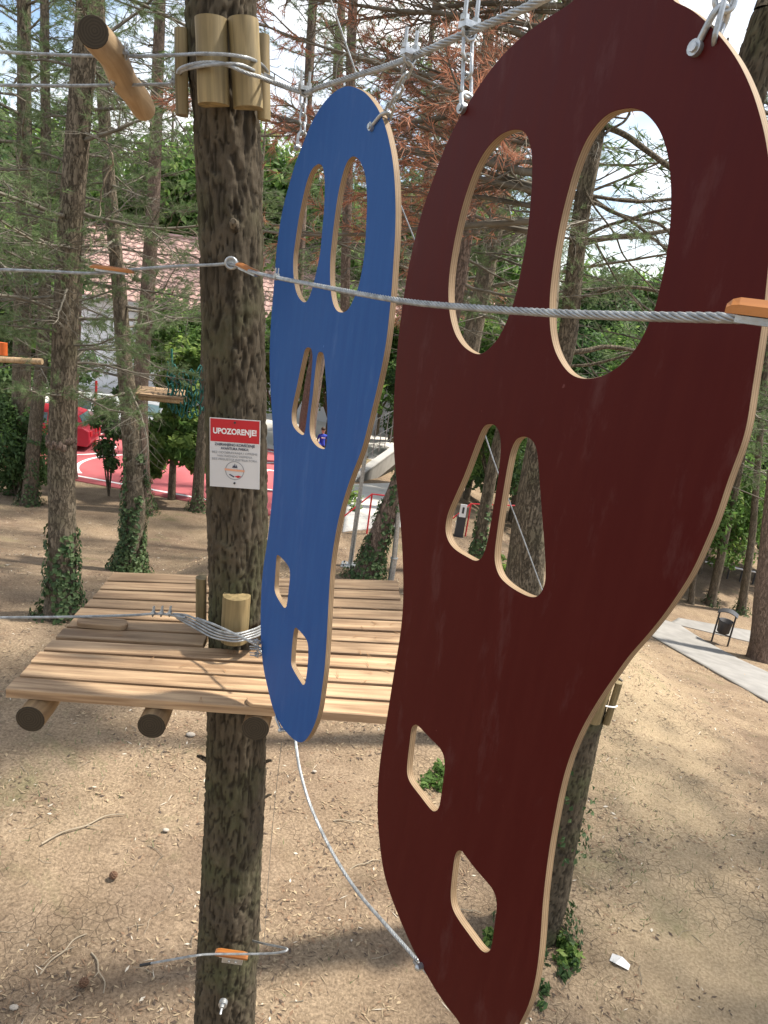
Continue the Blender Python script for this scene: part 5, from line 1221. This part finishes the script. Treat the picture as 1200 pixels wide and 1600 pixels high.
# ------------------------------------------------------------------ litter bin, poles, fence, far things
def frame_at(px, py, mul=1): return ground(px, py)
p = ground(1124, 1006); hb = (p - CAM).dot(FW) / F * 56
bn = empty('litter_bin', p, 'dark litter bin hung in a two legged frame with a small roof beside the path', 'bin'); bn.rotation_euler = (0, 0, -.5)
s = hb
for x in (-.21, .21):
    mb = MB(); mb.tube([(x * s, 0, -.05), (x * s, 0, .93 * s)], .024 * s, 8); mb.build('post', M['dark_steel'], bn)
mb = MB(); mb.tube([(-.21 * s, 0, .30 * s), (.21 * s, 0, .30 * s)], .02 * s, 6); mb.build('crossbar', M['dark_steel'], bn)
mb = MB(); n = 18; rings = []
for z, r_ in ((.36, .145), (.37, .16), (.70, .185), (.72, .19), (.715, .17), (.40, .15)): rings += [(math.cos(2 * PI * j / n) * r_ * s, math.sin(2 * PI * j / n) * r_ * s, z * s) for j in range(n)]
mb.add(rings, [(i * n + j, i * n + (j + 1) % n, (i + 1) * n + (j + 1) % n, (i + 1) * n + j) for i in range(5) for j in range(n)] + [tuple(range(n))[::-1], tuple(range(90, 90 + n))], 0, True); mb.build('bucket', M['dark_steel'], bn)
mb = MB(); vs = []
for i in range(9):
    t = -1 + 2 * i / 8; z = (.93 + .09 * (1 - t * t)) * s
    vs += [(t * .26 * s, -.17 * s, z), (t * .26 * s, .17 * s, z), (t * .26 * s, .17 * s, z - .02 * s), (t * .26 * s, -.17 * s, z - .02 * s)]
mb.add(vs, [(i * 4 + j, i * 4 + (j + 1) % 4, (i + 1) * 4 + (j + 1) % 4, (i + 1) * 4 + j) for i in range(8) for j in range(4)] + [(0, 1, 2, 3), (35, 34, 33, 32)]); mb.build('roof', M['dark_steel'], bn)

def pole(px, py, path, wpx, label, plate=True, jointpx=None):
    p = ground(px, py); root = empty('metal_pole', p, label, 'pole', 'galvanised poles behind the platform'); dd = (p - CAM).dot(FW) / F
    P = [at(x, y, p.y) - p for x, y in path]; r_ = wpx / 2 * dd
    mb = MB(); mb.tube([Vector((0, 0, 0)), P[0]], r_ * 1.25, 14); mb.build('lower_tube', M['steel'], root)
    mb = MB(); mb.tube([P[0] * .98] + P[1:], r_, 14); mb.build('upper_tube', M['steel'], root)
    mb = MB(); mb.tube([P[0] * .985, P[0] * 1.015], r_ * 1.5, 14); mb.build('collar', M['steel'], root)
    if plate:
        mb = MB(); mb.box((-.17, -.15, .0), (.17, .15, .02)); mb.build('base_plate', M['steel'], root)
        for x in (-.12, .12):
            for y in (-.1, .1): mb = MB(); mb.tube([(x, y, .02), (x, y, .05)], .016, 6, sm=False); mb.build('anchor_bolt', M['dark_steel'], root)
pole(547, 884, [(561, 782), (572, 700), (585, 600), (600, 450), (612, 300)], 6, 'tall galvanised pole with square base plate left of the leaning pine')
pole(610, 912, [(616, 872), (622, 805), (634, 700), (650, 560)], 8, 'thicker galvanised pole standing just behind the platform beside the red panel', False)
# red tube barrier
def barrier(px, py, h, label, w_=1.6, yaw=.3, fold=False):
    p = ground(px, py); root = empty('tube_barrier', p, label, 'barrier', 'red tube frames beside the road'); root.rotation_euler = (0, 0, yaw)
    for x in (0, w_):
        mb = MB(); mb.tube([(x, 0, -.05), (x, 0, h)], .019, 8); mb.build('post', M['redpaint'], root)
    mb = MB(); mb.tube([(-.9, 0, -.05), (0, 0, h), (w_, 0, h)], .017, 8); mb.build('rail', M['redpaint'], root)
barrier(573, 834, .9, 'thin red tube frame on the bright ground left of the leaning pine', .9, .1)
barrier(727, 838, .8, 'red and white tube rail seen through the left slot of the red panel', 1.6, .35)
# small information post in the slot
p = ground(716, 838); root = empty('sign_post', p, 'small white sign on a dark post seen through the left slot of the red panel', 'sign'); dd = (p - CAM).dot(FW) / F
mb = MB(); mb.box((-.10, -.08, -.1), (.10, .08, 34 * dd)); mb.build('post', M['dark_steel'], root)
mb = MB(); mb.box((-5 * dd, -.12, 34 * dd), (5 * dd, -.08, 54 * dd)); mb.build('board', M['white'], root)
mb = MB(); mb.box((-1.6 * dd, -.124, 40 * dd), (1.6 * dd, -.1205, 50 * dd)); mb.build('dark_mark', M['dark_steel'], root)
# low rail at the far side of the grass on the right
fa, fb = ground(1075, 892), ground(1215, 921)
rt = empty('low_fence', fa, 'low white rail fence with short dark posts at the far side of the dry grass', 'fence'); D_ = fb - fa; n = 7
for i in range(n + 1):
    q = D_ * (i / n); z = terr(fa.x + q.x, fa.y + q.y) - fa.z; mb = MB(); mb.tube([(0, 0, -.1), (0, 0, .55)], .032, 8); mb.build('post', M['dark_steel'], rt, (q.x, q.y, z))
    if i < n:
        q2 = D_ * ((i + 1) / n); z2 = terr(fa.x + q2.x, fa.y + q2.y) - fa.z; mb = MB(); mb.tube([(q.x, q.y, z + .5), (q2.x, q2.y, z2 + .5)], .035, 8); mb.build('rail', M['white'], rt)
# mesh fence / low wall seen between panels
fa, fb = ground(565, 752), ground(650, 722)
rt = empty('concrete_wall', fa, 'low grey concrete wall beyond the road between the two panels', 'wall'); D_ = (fb - fa) * 2.2; D_.z = 0; mb = MB(); X = D_.normalized(); Y_ = Vector((-X.y, X.x, 0)); Mx = Matrix((X, Y_, Vector((0, 0, 1)))).transposed().to_4x4()
mb.box((-3, 0, -.4), (D_.length, .25, .22), 0, Mx); mb.build('wall_body', mat('grey_concrete', (.28, .27, .25), .9, var=.2, vscale=2), rt)
mb = MB(); mb.box((-3.04, -.03, .22), (D_.length, .28, .28), 0, Mx); mb.build('coping', mat('coping_concrete', (.36, .35, .33), .9), rt)
fm = MB()
for i in range(14):
    x = i * .9 - 2; fm.tube([Mx @ Vector((x, .12, .6)), Mx @ Vector((x, .12, 2.0))], .02, 5)
for z in (.8, 1.3, 1.95): fm.tube([Mx @ Vector((-2, .12, z)), Mx @ Vector((-2 + 13 * .9, .12, z))], .008, 4)
fm.build('wire_fence', M['steel'], rt)

# ---- second platform far off with its rope net
p = at(243, 614, 14.5); root = empty('small_platform', p, 'small far plank platform on the slim reddish pine', 'platform'); root.rotation_euler = (0, 0, .25)
for i in range(5):
    mb = MB(); mb.box((-.35, -.5 + i * .2, 0), (.55, -.5 + i * .2 + .18, .04)); mb.build('plank', M['plank'], root)
for y in (-.4, .3): mb = MB(); mb.tube([(-.35, y, -.05), (.55, y, -.05)], .05, 8); mb.build('support_log', M['log'], root)
M['teal'] = mat('teal_rope', (.015, .12, .10), .8)
net = empty('rope_net', at(292, 600, 14.3), 'teal green rope net hanging between trunks in front of the leafy tree', 'net'); no_ = net.location
mb = MB(); A0, A1 = at(262, 568, 14.3), at(326, 560, 14.3)
for r_ in range(5):
    P = []
    for i in range(25):
        t = i / 24; px = 262 + 64 * t; py = 566 + r_ * 17 + 16 * math.sin(PI * t) + 5 * math.sin(t * 30 + r_); P.append(at(px, py, 14.3 + .15 * math.sin(i + r_)) - no_)
    mb.tube(P, .014, 4)
for c_ in range(11):
    P = [at(262 + 6.3 * c_ + 2 * math.sin(k * 1.7 + c_), 565 + 16 * math.sin(PI * c_ / 10) + k * 9, 14.3 + .1 * math.sin(k * 2 + c_)) - no_ for k in range(9)]; mb.tube(P, .014, 4)
mb.build('net_mesh', M['teal'], net)
for px in (268, 322):
    mb = MB(); mb.tube([at(px, 545, 14.3) - no_, at(px + 3, 640, 14.3) - no_], .022, 5); mb.build('edge_rope', M['teal'], net)
# rail on the left
mb = MB(); a, b = at(-30, 560, 17), at(66, 565, 17); mb.tube([a, b], .07, 10); o = mb.build('pole_rail', M['log']); tag(o, 'horizontal round wooden rail between the leftmost trunks', 'rail')
o = halflog(.09, .28).build('orange_padding', mat('orange_cloth', (.65, .13, .02), .7), None, at(5, 545, 16.5)); tag(o, 'small orange padding on the thin trunk at the left edge', 'padding')

# ---- cars
glassm = mat('car_glass', (.10, .16, .17), .08, spec=.8); tyre = mat('tyre', (.02, .02, .02), .9); lampm = mat('lamp_glass', (.6, .6, .55), .15)
def car(p, yaw, paint, label, L=4.1, W=1.7, H=1.5):
    root = empty('parked_car', p, label, 'car', 'cars parked beyond the court'); root.rotation_euler = (0, 0, yaw)
    low = [(-L / 2, .35), (-L / 2 + .05, .75), (-L / 2 + .25, .92), (-L * .20, .98), (L * .42, .98), (L / 2 - .05, .85), (L / 2, .4), (L / 2 - .1, .22), (-L / 2 + .1, .22)]
    def ext(pr, w0, w1, name, mt, zmid=0):
        mb = MB(); n = len(pr); vs = [(x, -w0 / 2, z) for x, z in pr] + [(x, w0 / 2, z) for x, z in pr]
        mb.add(vs, [(j, (j + 1) % n, n + (j + 1) % n, n + j) for j in range(n)] + [tuple(range(n))[::-1], tuple(range(n, 2 * n))]); ob = mb.build(name, mt, root)
        bv = ob.modifiers.new('b', 'BEVEL'); bv.width = .05; bv.segments = 2; return ob
    ext(low, W, W, 'body', paint)
    def cab(pr, wb, wt, z0, z1, name, mt, sh=0):
        mb = MB(); n = len(pr); f = lambda z: wb + (wt - wb) * (z - z0) / (z1 - z0)
        vs = [(x, -f(z) / 2 - sh, z) for x, z in pr] + [(x, f(z) / 2 + sh, z) for x, z in pr]
        mb.add(vs, [(j, (j + 1) % n, n + (j + 1) % n, n + j) for j in range(n)] + [tuple(range(n))[::-1], tuple(range(n, 2 * n))]); return mb.build(name, mt, root)
    cab([(-L * .22, .97), (-L * .08, H - .06), (-L * .02, H), (L * .30, H), (L * .37, H - .08), (L * .44, .97)], W * .93, W * .74, .97, H, 'cabin', paint)
    cab([(-L * .18, 1.0), (-L * .075, H - .12), (L * .10, H - .10), (L * .10, 1.0)], W * .93, W * .75, .97, H, 'side_window', glassm, .008)
    cab([(L * .13, 1.0), (L * .13, H - .10), (L * .31, H - .11), (L * .38, 1.0)], W * .93, W * .75, .97, H, 'side_window', glassm, .008)
    mb = MB(); mb.add([(-L * .222, -W * .42, 1.0), (-L * .222, W * .42, 1.0), (-L * .095, W * .35, H - .09), (-L * .095, -W * .35, H - .09)], [(0, 1, 2, 3)]); mb.build('windscreen', glassm, root, (-.012, 0, .008))
    mb = MB(); mb.add([(L * .435, -W * .42, 1.02), (L * .435, W * .42, 1.02), (L * .375, W * .35, H - .12), (L * .375, -W * .35, H - .12)], [(0, 1, 2, 3)][::-1]); mb.build('rear_window', glassm, root, (.012, 0, .004))
    for x in (-L * .31, L * .30):
        for y in (-W / 2 + .08, W / 2 - .08):
            w_ = empty('wheel', (x, y, .31)); w_.parent = root; del_ = None
            mb = MB(); mb.tube([(0, -.1, 0), (0, .1, 0)], .31, 20); mb.build('tyre', tyre, w_)
            mb = MB(); mb.tube([(0, -.107, 0), (0, .107, 0)], .19, 14); mb.build('rim', M['steel'], w_)
    for y in (-W * .36, W * .36):
        mb = MB(); mb.box((-L / 2 - .01, y - .14, .62), (-L / 2 + .12, y + .14, .78)); mb.build('headlight', lampm, root)
        mb = MB(); mb.box((L / 2 - .10, y - .12, .62), (L / 2 + .005, y + .12, .82)); mb.build('tail_light', M['redpaint'], root)
    mb = MB(); mb.box((-L / 2 - .012, -.25, .42), (-L / 2 + .02, .25, .53)); mb.build('number_plate', M['white'], root)
carwhite = mat('white_car_paint', (.62, .66, .67), .25); carred = mat('red_car_paint', (.38, .02, .04), .35); carsil = mat('silver_car_paint', (.45, .46, .47), .3, .4)
car(ground(66, 692), .15, carred, 'red car behind the leftmost trunks at the far edge of the court')
car(ground(135, 668), .1, carwhite, 'white car with tinted windows parked just behind the red car')
car(ground(240, 678), 1.35, carsil, 'silver car seen below the small far platform', 4.2)
car(groundat(-60, 34), .3, carwhite, 'white car at the left edge beyond the bushes')

# ---- red slide pole by the cars
p = ground(148, 700); root = empty('basketball_post', p, 'red post of the court with white band beside the red car', 'post')
mb = MB(); dd = (p - CAM).dot(FW) / F; mb.tube([(0, 0, 0), (0, 0, 105 * dd)], .05, 8); mb.build('post', M['redpaint'], root); mb = MB(); mb.tube([(0, 0, 40 * dd), (0, 0, 50 * dd)], .09, 8); mb.build('pad', M['white'], root)

# ---- long building with a tiled roof
M['wall'] = mat('white_render', (.74, .75, .80), .9, var=.06, vscale=.4)
M['tile'] = mat('faded_roof_tile', (.42, .27, .235), .85, var=.25, vscale=1.5, rand=.15)
M['pane'] = mat('window_pane', (.10, .14, .22), .12, spec=.7)
def building(p, yaw, L, D, H, RH, label, rows, stone=None):
    root = empty('tiled_roof_building', p, label, 'building'); root.rotation_euler = (0, 0, yaw)
    wins = [(x, z, w_, h) for (x, z, w_, h) in rows]
    xs_ = sorted(set([0, L] + [x for x, z, w_, h in wins] + [x + w_ for x, z, w_, h in wins])); zs_ = sorted(set([-.5, H] + [z for x, z, w_, h in wins] + [z + h for x, z, w_, h in wins]))
    mb = MB()
    for i in range(len(xs_) - 1):
        for j in range(len(zs_) - 1):
            cx, cz = (xs_[i] + xs_[i + 1]) / 2, (zs_[j] + zs_[j + 1]) / 2
            if any(x < cx < x + w_ and z < cz < z + h for x, z, w_, h in wins): continue
            mb.add([(xs_[i], 0, zs_[j]), (xs_[i + 1], 0, zs_[j]), (xs_[i + 1], 0, zs_[j + 1]), (xs_[i], 0, zs_[j + 1])], [(0, 1, 2, 3)])
    for x, z, w_, h in wins: mb.add([(x, 0, z), (x + w_, 0, z), (x + w_, 0, z + h), (x, 0, z + h), (x, .25, z), (x + w_, .25, z), (x + w_, .25, z + h), (x, .25, z + h)], [(0, 4, 5, 1), (1, 5, 6, 2), (2, 6, 7, 3), (3, 7, 4, 0)])
    mb.add([(0, 0, -.5), (0, D, -.5), (0, D, H), (0, 0, H), (L, 0, -.5), (L, D, -.5), (L, D, H), (L, 0, H), (0, D / 2, H + RH), (L, D / 2, H + RH)], [(0, 3, 2, 1), (4, 5, 6, 7), (1, 2, 6, 5), (3, 8, 2), (7, 6, 9)])
    mb.build('wall', M['wall'], root)
    for x, z, w_, h in wins:
        f = MB(); t = .07
        for lo_, hi_ in (((x, .15, z), (x + t, .22, z + h)), ((x + w_ - t, .15, z), (x + w_, .22, z + h)), ((x + t, .15, z), (x + w_ - t, .22, z + t)), ((x + t, .15, z + h - t), (x + w_ - t, .22, z + h)), ((x + w_ / 2 - t / 2, .15, z + t), (x + w_ / 2 + t / 2, .22, z + h - t))): f.box(lo_, hi_)
        fo = f.build('window_frame', M['white'], root); q = MB(); q.box((x + t, .19, z + t), (x + w_ - t, .20, z + h - t)); q.build('pane', M['pane'], fo)
        q = MB(); q.box((x - .08, -.08, z - .08), (x + w_ + .08, .1, z - .005)); q.build('sill', M['white'], root)
    # roof: rows of tiles as overlapping courses
    ov = .7; sl_ = math.hypot(D / 2 + ov, RH * (D / 2 + ov) / (D / 2)); n = 16; rf = MB(); ang = math.atan2(RH, D / 2)
    for k in range(n):
        y0 = -ov + (D / 2 + ov) * k / n; y1 = -ov + (D / 2 + ov) * (k + 1.15) / n; z0 = H + (y0) * math.tan(ang); z1 = H + y1 * math.tan(ang)
        m_ = int((L + 1.2) / .45)
        for i in range(m_):
            x0 = -.6 + i * .45; zz = .03 * ((i + k) % 2)
            rf.add([(x0, y0, z0 + .06), (x0 + .225, y0, z0 + .13), (x0 + .45, y0, z0 + .06), (x0 + .45, y1, z1), (x0 + .225, y1, z1 + .07), (x0, y1, z1), (x0, y0, z0), (x0 + .45, y0, z0)], [(0, 1, 4, 5), (1, 2, 3, 4), (6, 7, 2, 1, 0)])
    o = rf.build('roof_tiles', M['tile'], root); o['kind'] = 'stuff'
    rb_ = MB(); rb_.add([(-.6, D / 2, H + RH), (L + .6, D / 2, H + RH), (L + .6, D + ov, H - ov * math.tan(ang)), (-.6, D + ov, H - ov * math.tan(ang))], [(0, 1, 2, 3)]); rb_.build('roof', M['tile'], root)
    q = MB(); q.box((-.6, -ov - .12, H - ov * math.tan(ang) - .18), (L + .6, -ov + .02, H - ov * math.tan(ang) - .02)); q.build('gutter', M['steel'], root)
    q = MB(); q.tube([(-.6, D / 2, H + RH + .06), (L + .6, D / 2, H + RH + .06)], .14, 8); q.build('ridge', M['tile'], root)
bp_ = groundat(-60, 43); ww = [(2 + 4.2 * i, 1.1, 1.5, 1.5) for i in range(2, 9)] + [(2 + 4.2 * i, 3.7, 1.3, 1.2) for i in range(5, 9)]
building(bp_, -.05, 30, 11, 5.6, 3.4, 'long white rendered building with a faded red tile roof beyond the court', [(x, z, w_, h) for x, z, w_, h in ww if x > 12 and x + w_ < 29.5])

# ------------------------------------------------------------------ the boy in blue
def person():
    p = ground(499, 728); s = 1.0
    root = empty('person', p, 'boy in blue t-shirt and dark shorts seen through the right slot of the blue panel', 'person'); root.rotation_euler = (0, 0, .35)
    J = {'pelvis': (0, 0, .92, .13), 'belly': (0, 0, 1.06, .125), 'chest': (0, .01, 1.26, .145), 'neck0': (0, 0, 1.41, .07), 'neck': (0, -.01, 1.47, .05), 'head': (0, -.02, 1.56, .085), 'crown': (0, -.01, 1.66, .075),
         'shL': (-.16, 0, 1.37, .06), 'elL': (-.22, -.01, 1.12, .042), 'wrL': (-.12, -.16, 1.0, .028), 'haL': (-.06, -.2, .98, .03), 'shR': (.16, 0, 1.37, .06), 'elR': (.25, .03, 1.12, .042), 'wrR': (.22, -.05, .90, .028), 'haR': (.21, -.08, .82, .03),
         'hiL': (-.09, 0, .86, .095), 'knL': (-.11, -.02, .48, .06), 'anL': (-.12, .02, .08, .038), 'toL': (-.13, -.13, .03, .035), 'hiR': (.09, 0, .86, .095), 'knR': (.13, -.03, .48, .06), 'anR': (.15, .02, .08, .038), 'toR': (.17, -.13, .03, .035)}
    E_ = [('pelvis', 'belly'), ('belly', 'chest'), ('chest', 'neck0'), ('neck0', 'neck'), ('neck', 'head'), ('head', 'crown'), ('chest', 'shL'), ('shL', 'elL'), ('elL', 'wrL'), ('wrL', 'haL'), ('chest', 'shR'), ('shR', 'elR'), ('elR', 'wrR'), ('wrR', 'haR'), ('pelvis', 'hiL'), ('hiL', 'knL'), ('knL', 'anL'), ('anL', 'toL'), ('pelvis', 'hiR'), ('hiR', 'knR'), ('knR', 'anR'), ('anR', 'toR')]
    ks = list(J); me = bpy.data.meshes.new('body'); me.from_pydata([J[k][:3] for k in ks], [(ks.index(a), ks.index(b)) for a, b in E_], [])
    ob = bpy.data.objects.new('body', me); C.objects.link(ob); sk = ob.modifiers.new('s', 'SKIN'); sk.use_smooth_shade = True
    for i, k in enumerate(ks): v = me.skin_vertices[0].data[i]; v.radius = (J[k][3], J[k][3] * .85); v.use_root = k == 'pelvis'
    ob.modifiers.new('u', 'SUBSURF').levels = 2
    dg = bpy.context.evaluated_depsgraph_get(); m2 = bpy.data.meshes.new_from_object(ob.evaluated_get(dg)); bpy.data.objects.remove(ob)
    m2.materials.clear()
    for mm in (mat('skin', (.45, .27, .19), .6), mat('blue_cloth', (.02, .05, .42), .8), mat('dark_cloth', (.02, .02, .025), .9), mat('shoe', (.3, .3, .3), .7)): m2.materials.append(mm)
    for f in m2.polygons:
        c = f.center; i = 0
        if c.z < .1: i = 3
        elif .5 < c.z < .93 and abs(c.x) < .19: i = 2
        elif .93 <= c.z < 1.43 and (abs(c.x) < .175 or c.z > 1.2): i = 1
        f.material_index = i
    b = link('body', m2, root)
    h = MB(); h.ball((0, .008, 1.635), .098, 0, 14, (1, 1.05, .85)); h.build('hair', mat('brown_hair', (.05, .03, .02), .8), root)
    for x in (-.03, .03): e = MB(); e.ball((x, -.098, 1.585), .009); e.build('eye', M['black'], root)
    e = MB(); e.ball((0, -.108, 1.56), .013, 0, 8, (.8, 1, 1.3)); e.build('nose', m2.materials[0], root); e = MB(); e.ball((0, -.098, 1.525), .016, 0, 8, (1.3, .5, .35)); e.build('mouth', M['redpaint'], root)
    for x in (-.088, .088): e = MB(); e.ball((x, -.01, 1.57), .02, 0, 8, (.5, .8, 1.2)); e.build('ear', m2.materials[0], root)
    e = MB(); e.box((-.09, -.128, 1.25), (.09, -.122, 1.30)); e.build('shirt_print', M['white'], root)
person()

# ------------------------------------------------------------------ litter on the ground
def on(x, y, dz=0): return Vector((x, y, terr(x, y) + (.03 * noise.noise(Vector((x * 2.3, y * 2.3, 3))) if 0 < y < 16 and abs(x) < 14 else 0) + dz))
rl_ = random.Random(99); mb = MB()
for i in range(80000):
    y = 1.5 + 19 * rl_.random() ** 1.7; x = rl_.uniform(-.75, .85) * (y + 1.5) + .3
    if noise.noise(Vector((x * .7, y * .7, 7))) + .55 * noise.noise(Vector((x * 3.1, y * 3.1, 2))) + .25 * rl_.random() < .02: continue
    p = on(x, y, .006); a = rl_.uniform(0, PI); L_ = rl_.uniform(.006, .024) * (1 + y * .05); W_ = L_ * rl_.uniform(.12, .5) + .001
    if rl_.random() < .3: L_ *= 2; W_ = .0028 + .0003 * y
    d = Vector((math.cos(a), math.sin(a), rl_.uniform(-.2, .25))) * L_; s_ = Vector((-math.sin(a), math.cos(a), rl_.uniform(-.3, .3))) * W_
    mb.add([p - d, p - s_ * .8, p + d, p + s_], [(0, 1, 2, 3)], rl_.choices((0, 1, 2, 3), (6, 5, 4, .6))[0])
o = mb.build('forest_litter', [mat('straw_litter', (.33, .25, .155), .9), mat('brown_litter', (.20, .125, .075), .9), mat('dark_litter', (.07, .048, .034), .9), mat('pale_litter', (.48, .43, .35), .9)])
tag(o, 'scattered needles, bark flakes and dry leaves over the soil', None, kind='stuff')
mb = MB()
for i in range(420):
    y = 2.2 + 12 * rl_.random() ** 1.4; x = rl_.uniform(-.65, .75) * (y + 1); a = rl_.uniform(0, 6.28); L_ = rl_.uniform(.05, .22); P = [on(x, y, .008)]
    for k in range(4): a += rl_.gauss(0, .35); q = P[-1] + Vector((math.cos(a), math.sin(a), 0)) * L_ / 4; P.append(on(q.x, q.y, .009 + .006 * rl_.random()))
    mb.tube(P, [.0028, .0028, .0024, .002, .0015], 4, rl_.choice((0, 1)), cap=False)
o = mb.build('fine_twigs', [M['twig'], M['pale_twig']]); tag(o, 'fine fallen twigs strewn over the soil', None, kind='stuff')
mb = MB()
for i in range(2600):
    t = rl_.random(); y0 = rl_.choice(((1.6, 9.5), (2.6, 8.0), (3.5, 7.2), (3.1, 9.0), (-2.6, 6.2), (4.0, 11), (5.8, 17.5), (-3.9, 16.5), (2.8, 6.2))) if t < .8 else (rl_.uniform(-3, 5), rl_.uniform(4, 13))
    x = y0[0] + rl_.gauss(0, .45); y = y0[1] + rl_.gauss(0, .6); p = on(x, y); h = rl_.uniform(.02, .08); a = rl_.uniform(0, 6.28); u = Vector((math.cos(a), math.sin(a), 0)) * .0035
    mb.add([p - u, p + u, p + Vector((rl_.gauss(0, .03), rl_.gauss(0, .03), h))], [(0, 1, 2)])
o = mb.build('thin_grass', M['grass']); tag(o, 'sparse short grass in patches on the slope', None, kind='stuff')
def debris(name, px, py, label, cat, kind, s=1.0, a=0.0):
    p = ground(px, py); q = on(p.x, p.y, .01)
    mb = MB()
    if kind == 'paper': mb.add([(-.15 * s, -.035, 0), (-.05 * s, -.05, .02), (.16 * s, -.02, .005), (.15 * s, .03, .015), (0, .045, .03), (-.16 * s, .04, .01), (-.15 * s, -.035, -.003), (-.05 * s, -.05, .017), (.16 * s, -.02, .002), (.15 * s, .03, .012), (0, .045, .027), (-.16 * s, .04, .007)], [(0, 1, 4, 5), (1, 2, 3, 4), (6, 11, 10, 7), (7, 10, 9, 8)]); mt = M['signwhite']
    elif kind == 'stick':
        P = [Vector((-.22 * s, 0, 0)), Vector((-.1 * s, .03 * s, .01)), Vector((.02 * s, .02 * s, .012)), Vector((.14 * s, .05 * s, .008)), Vector((.24 * s, .02 * s, 0))]; mb.tube(crom(P, 4), [.007 * s ** .5 * (1 - .025 * i) for i in range(17)], 6, 0, jit=.3); mb.tube([P[2], P[2] + Vector((.06 * s, -.05 * s, .02))], [.005, .003], 5); mt = M['pale_twig']
    elif kind == 'cone':
        for i in range(7):
            for j in range(7): aa = 6.28 * j / 7 + i * .5; r_ = .028 * math.sin(.5 + i * .37); mb.ball((math.cos(aa) * r_, math.sin(aa) * r_, .012 + i * .008), .010, 0, 5)
        mt = mat('cone_brown', (.13, .07, .04), .9)
    else: mb.ball((0, 0, .012), .035 * s, 0, 9, (1.3, .9, .5)); mt = mat('pale_stone', (.36, .32, .27), .9)
    o = mb.build(name, mt, None, q); o.rotation_euler = (0, 0, a); tag(o, label, cat)
debris('paper_scrap', 968, 1506, 'white scrap of paper on the soil right of the strapped pine', 'paper', 'paper', .5, -.6)
debris('fallen_stick', 130, 1300, 'long thin curved stick lying left of the main trunk below the platform', 'stick', 'stick', 1.6, .7)
debris('fallen_stick', 100, 1495, 'pale stick on the soil near the lower left corner', 'stick', 'stick', .9, 1.1)
debris('fallen_stick', 150, 1520, 'bent pale stick right of the lower left corner stick', 'stick', 'stick', .8, -1.0)
debris('fallen_stick', 570, 1353, 'short stick beside the slack cable', 'stick', 'stick', .7, .5)
debris('fallen_stick', 545, 1287, 'straight stick between the slack cable and the platform', 'stick', 'stick', .7, 0)
debris('fallen_stick', 730, 1427, 'short dark stick seen through the lower diamond hole', 'stick', 'stick', .5, 0)
debris('pine_cone', 177, 1374, 'brown pine cone on the soil left of the main trunk', 'pine cone', 'cone')
debris('pine_cone', 131, 1542, 'pine cone among twigs near the bottom left', 'pine cone', 'cone')
debris('stone', 298, 1150, 'pale stone just under the platform left of the trunk', 'stone', 'stone', 1.2)
debris('stone', 491, 1208, 'small white stone right of the top of the slack cable', 'stone', 'stone', .6)
debris('stone', 259, 1302, 'pale pebble with dark rim left of the main trunk', 'stone', 'stone', .7)
debris('stone', 22, 1580, 'white flake at the lower left corner', 'stone', 'stone', .7)

# pines close behind the viewer, part of the same wood; they keep the open sky off the panels' faces
for i, (x, y, s_) in enumerate(((-5, -4.5, 1.2), (-2, -7, 1.3), (2.5, -5.5, 1.2), (6, -7.5, 1.3), (-8, -1.5, 1.2), (-7, -9, 1.3))):
    bgpine(Vector((x, y, terr(x, y))), s_, i, 'pine standing behind the viewer, outside the picture', 'pines behind the viewer')

for i, (x, y, s_) in enumerate(((7.2, 5.8, 1.15), (8.6, 8.2, 1.2))):
    bgpine(Vector((x, y, terr(x, y))), s_, i, 'pine right of the picture whose crown shades the near slope', 'pines right of the picture')

# fallen needle pairs on the planks
mb = MB(); rn = random.Random(5)
for i in range(46):
    u, v = (rn.uniform(.62, .97), rn.uniform(.03, .75)) if rn.random() < .7 else (rn.uniform(.1, .5), rn.uniform(.02, .5))
    p = quadpt(u, v) + Vector((0, 0, .004)); a = rn.uniform(0, 6.28)
    for da in (-.12, .12):
        d = Vector((math.cos(a + da), math.sin(a + da), .03)) * rn.uniform(.04, .08); n_ = Vector((-d.y, d.x, 0)).normalized() * .0012
        mb.add([p - n_, p + n_, p + d], [(0, 1, 2)])
o = mb.build('needle_litter', mat('dry_needle', (.26, .14, .06), .8)); tag(o, 'dry pine needles fallen on the platform planks', None, kind='stuff')
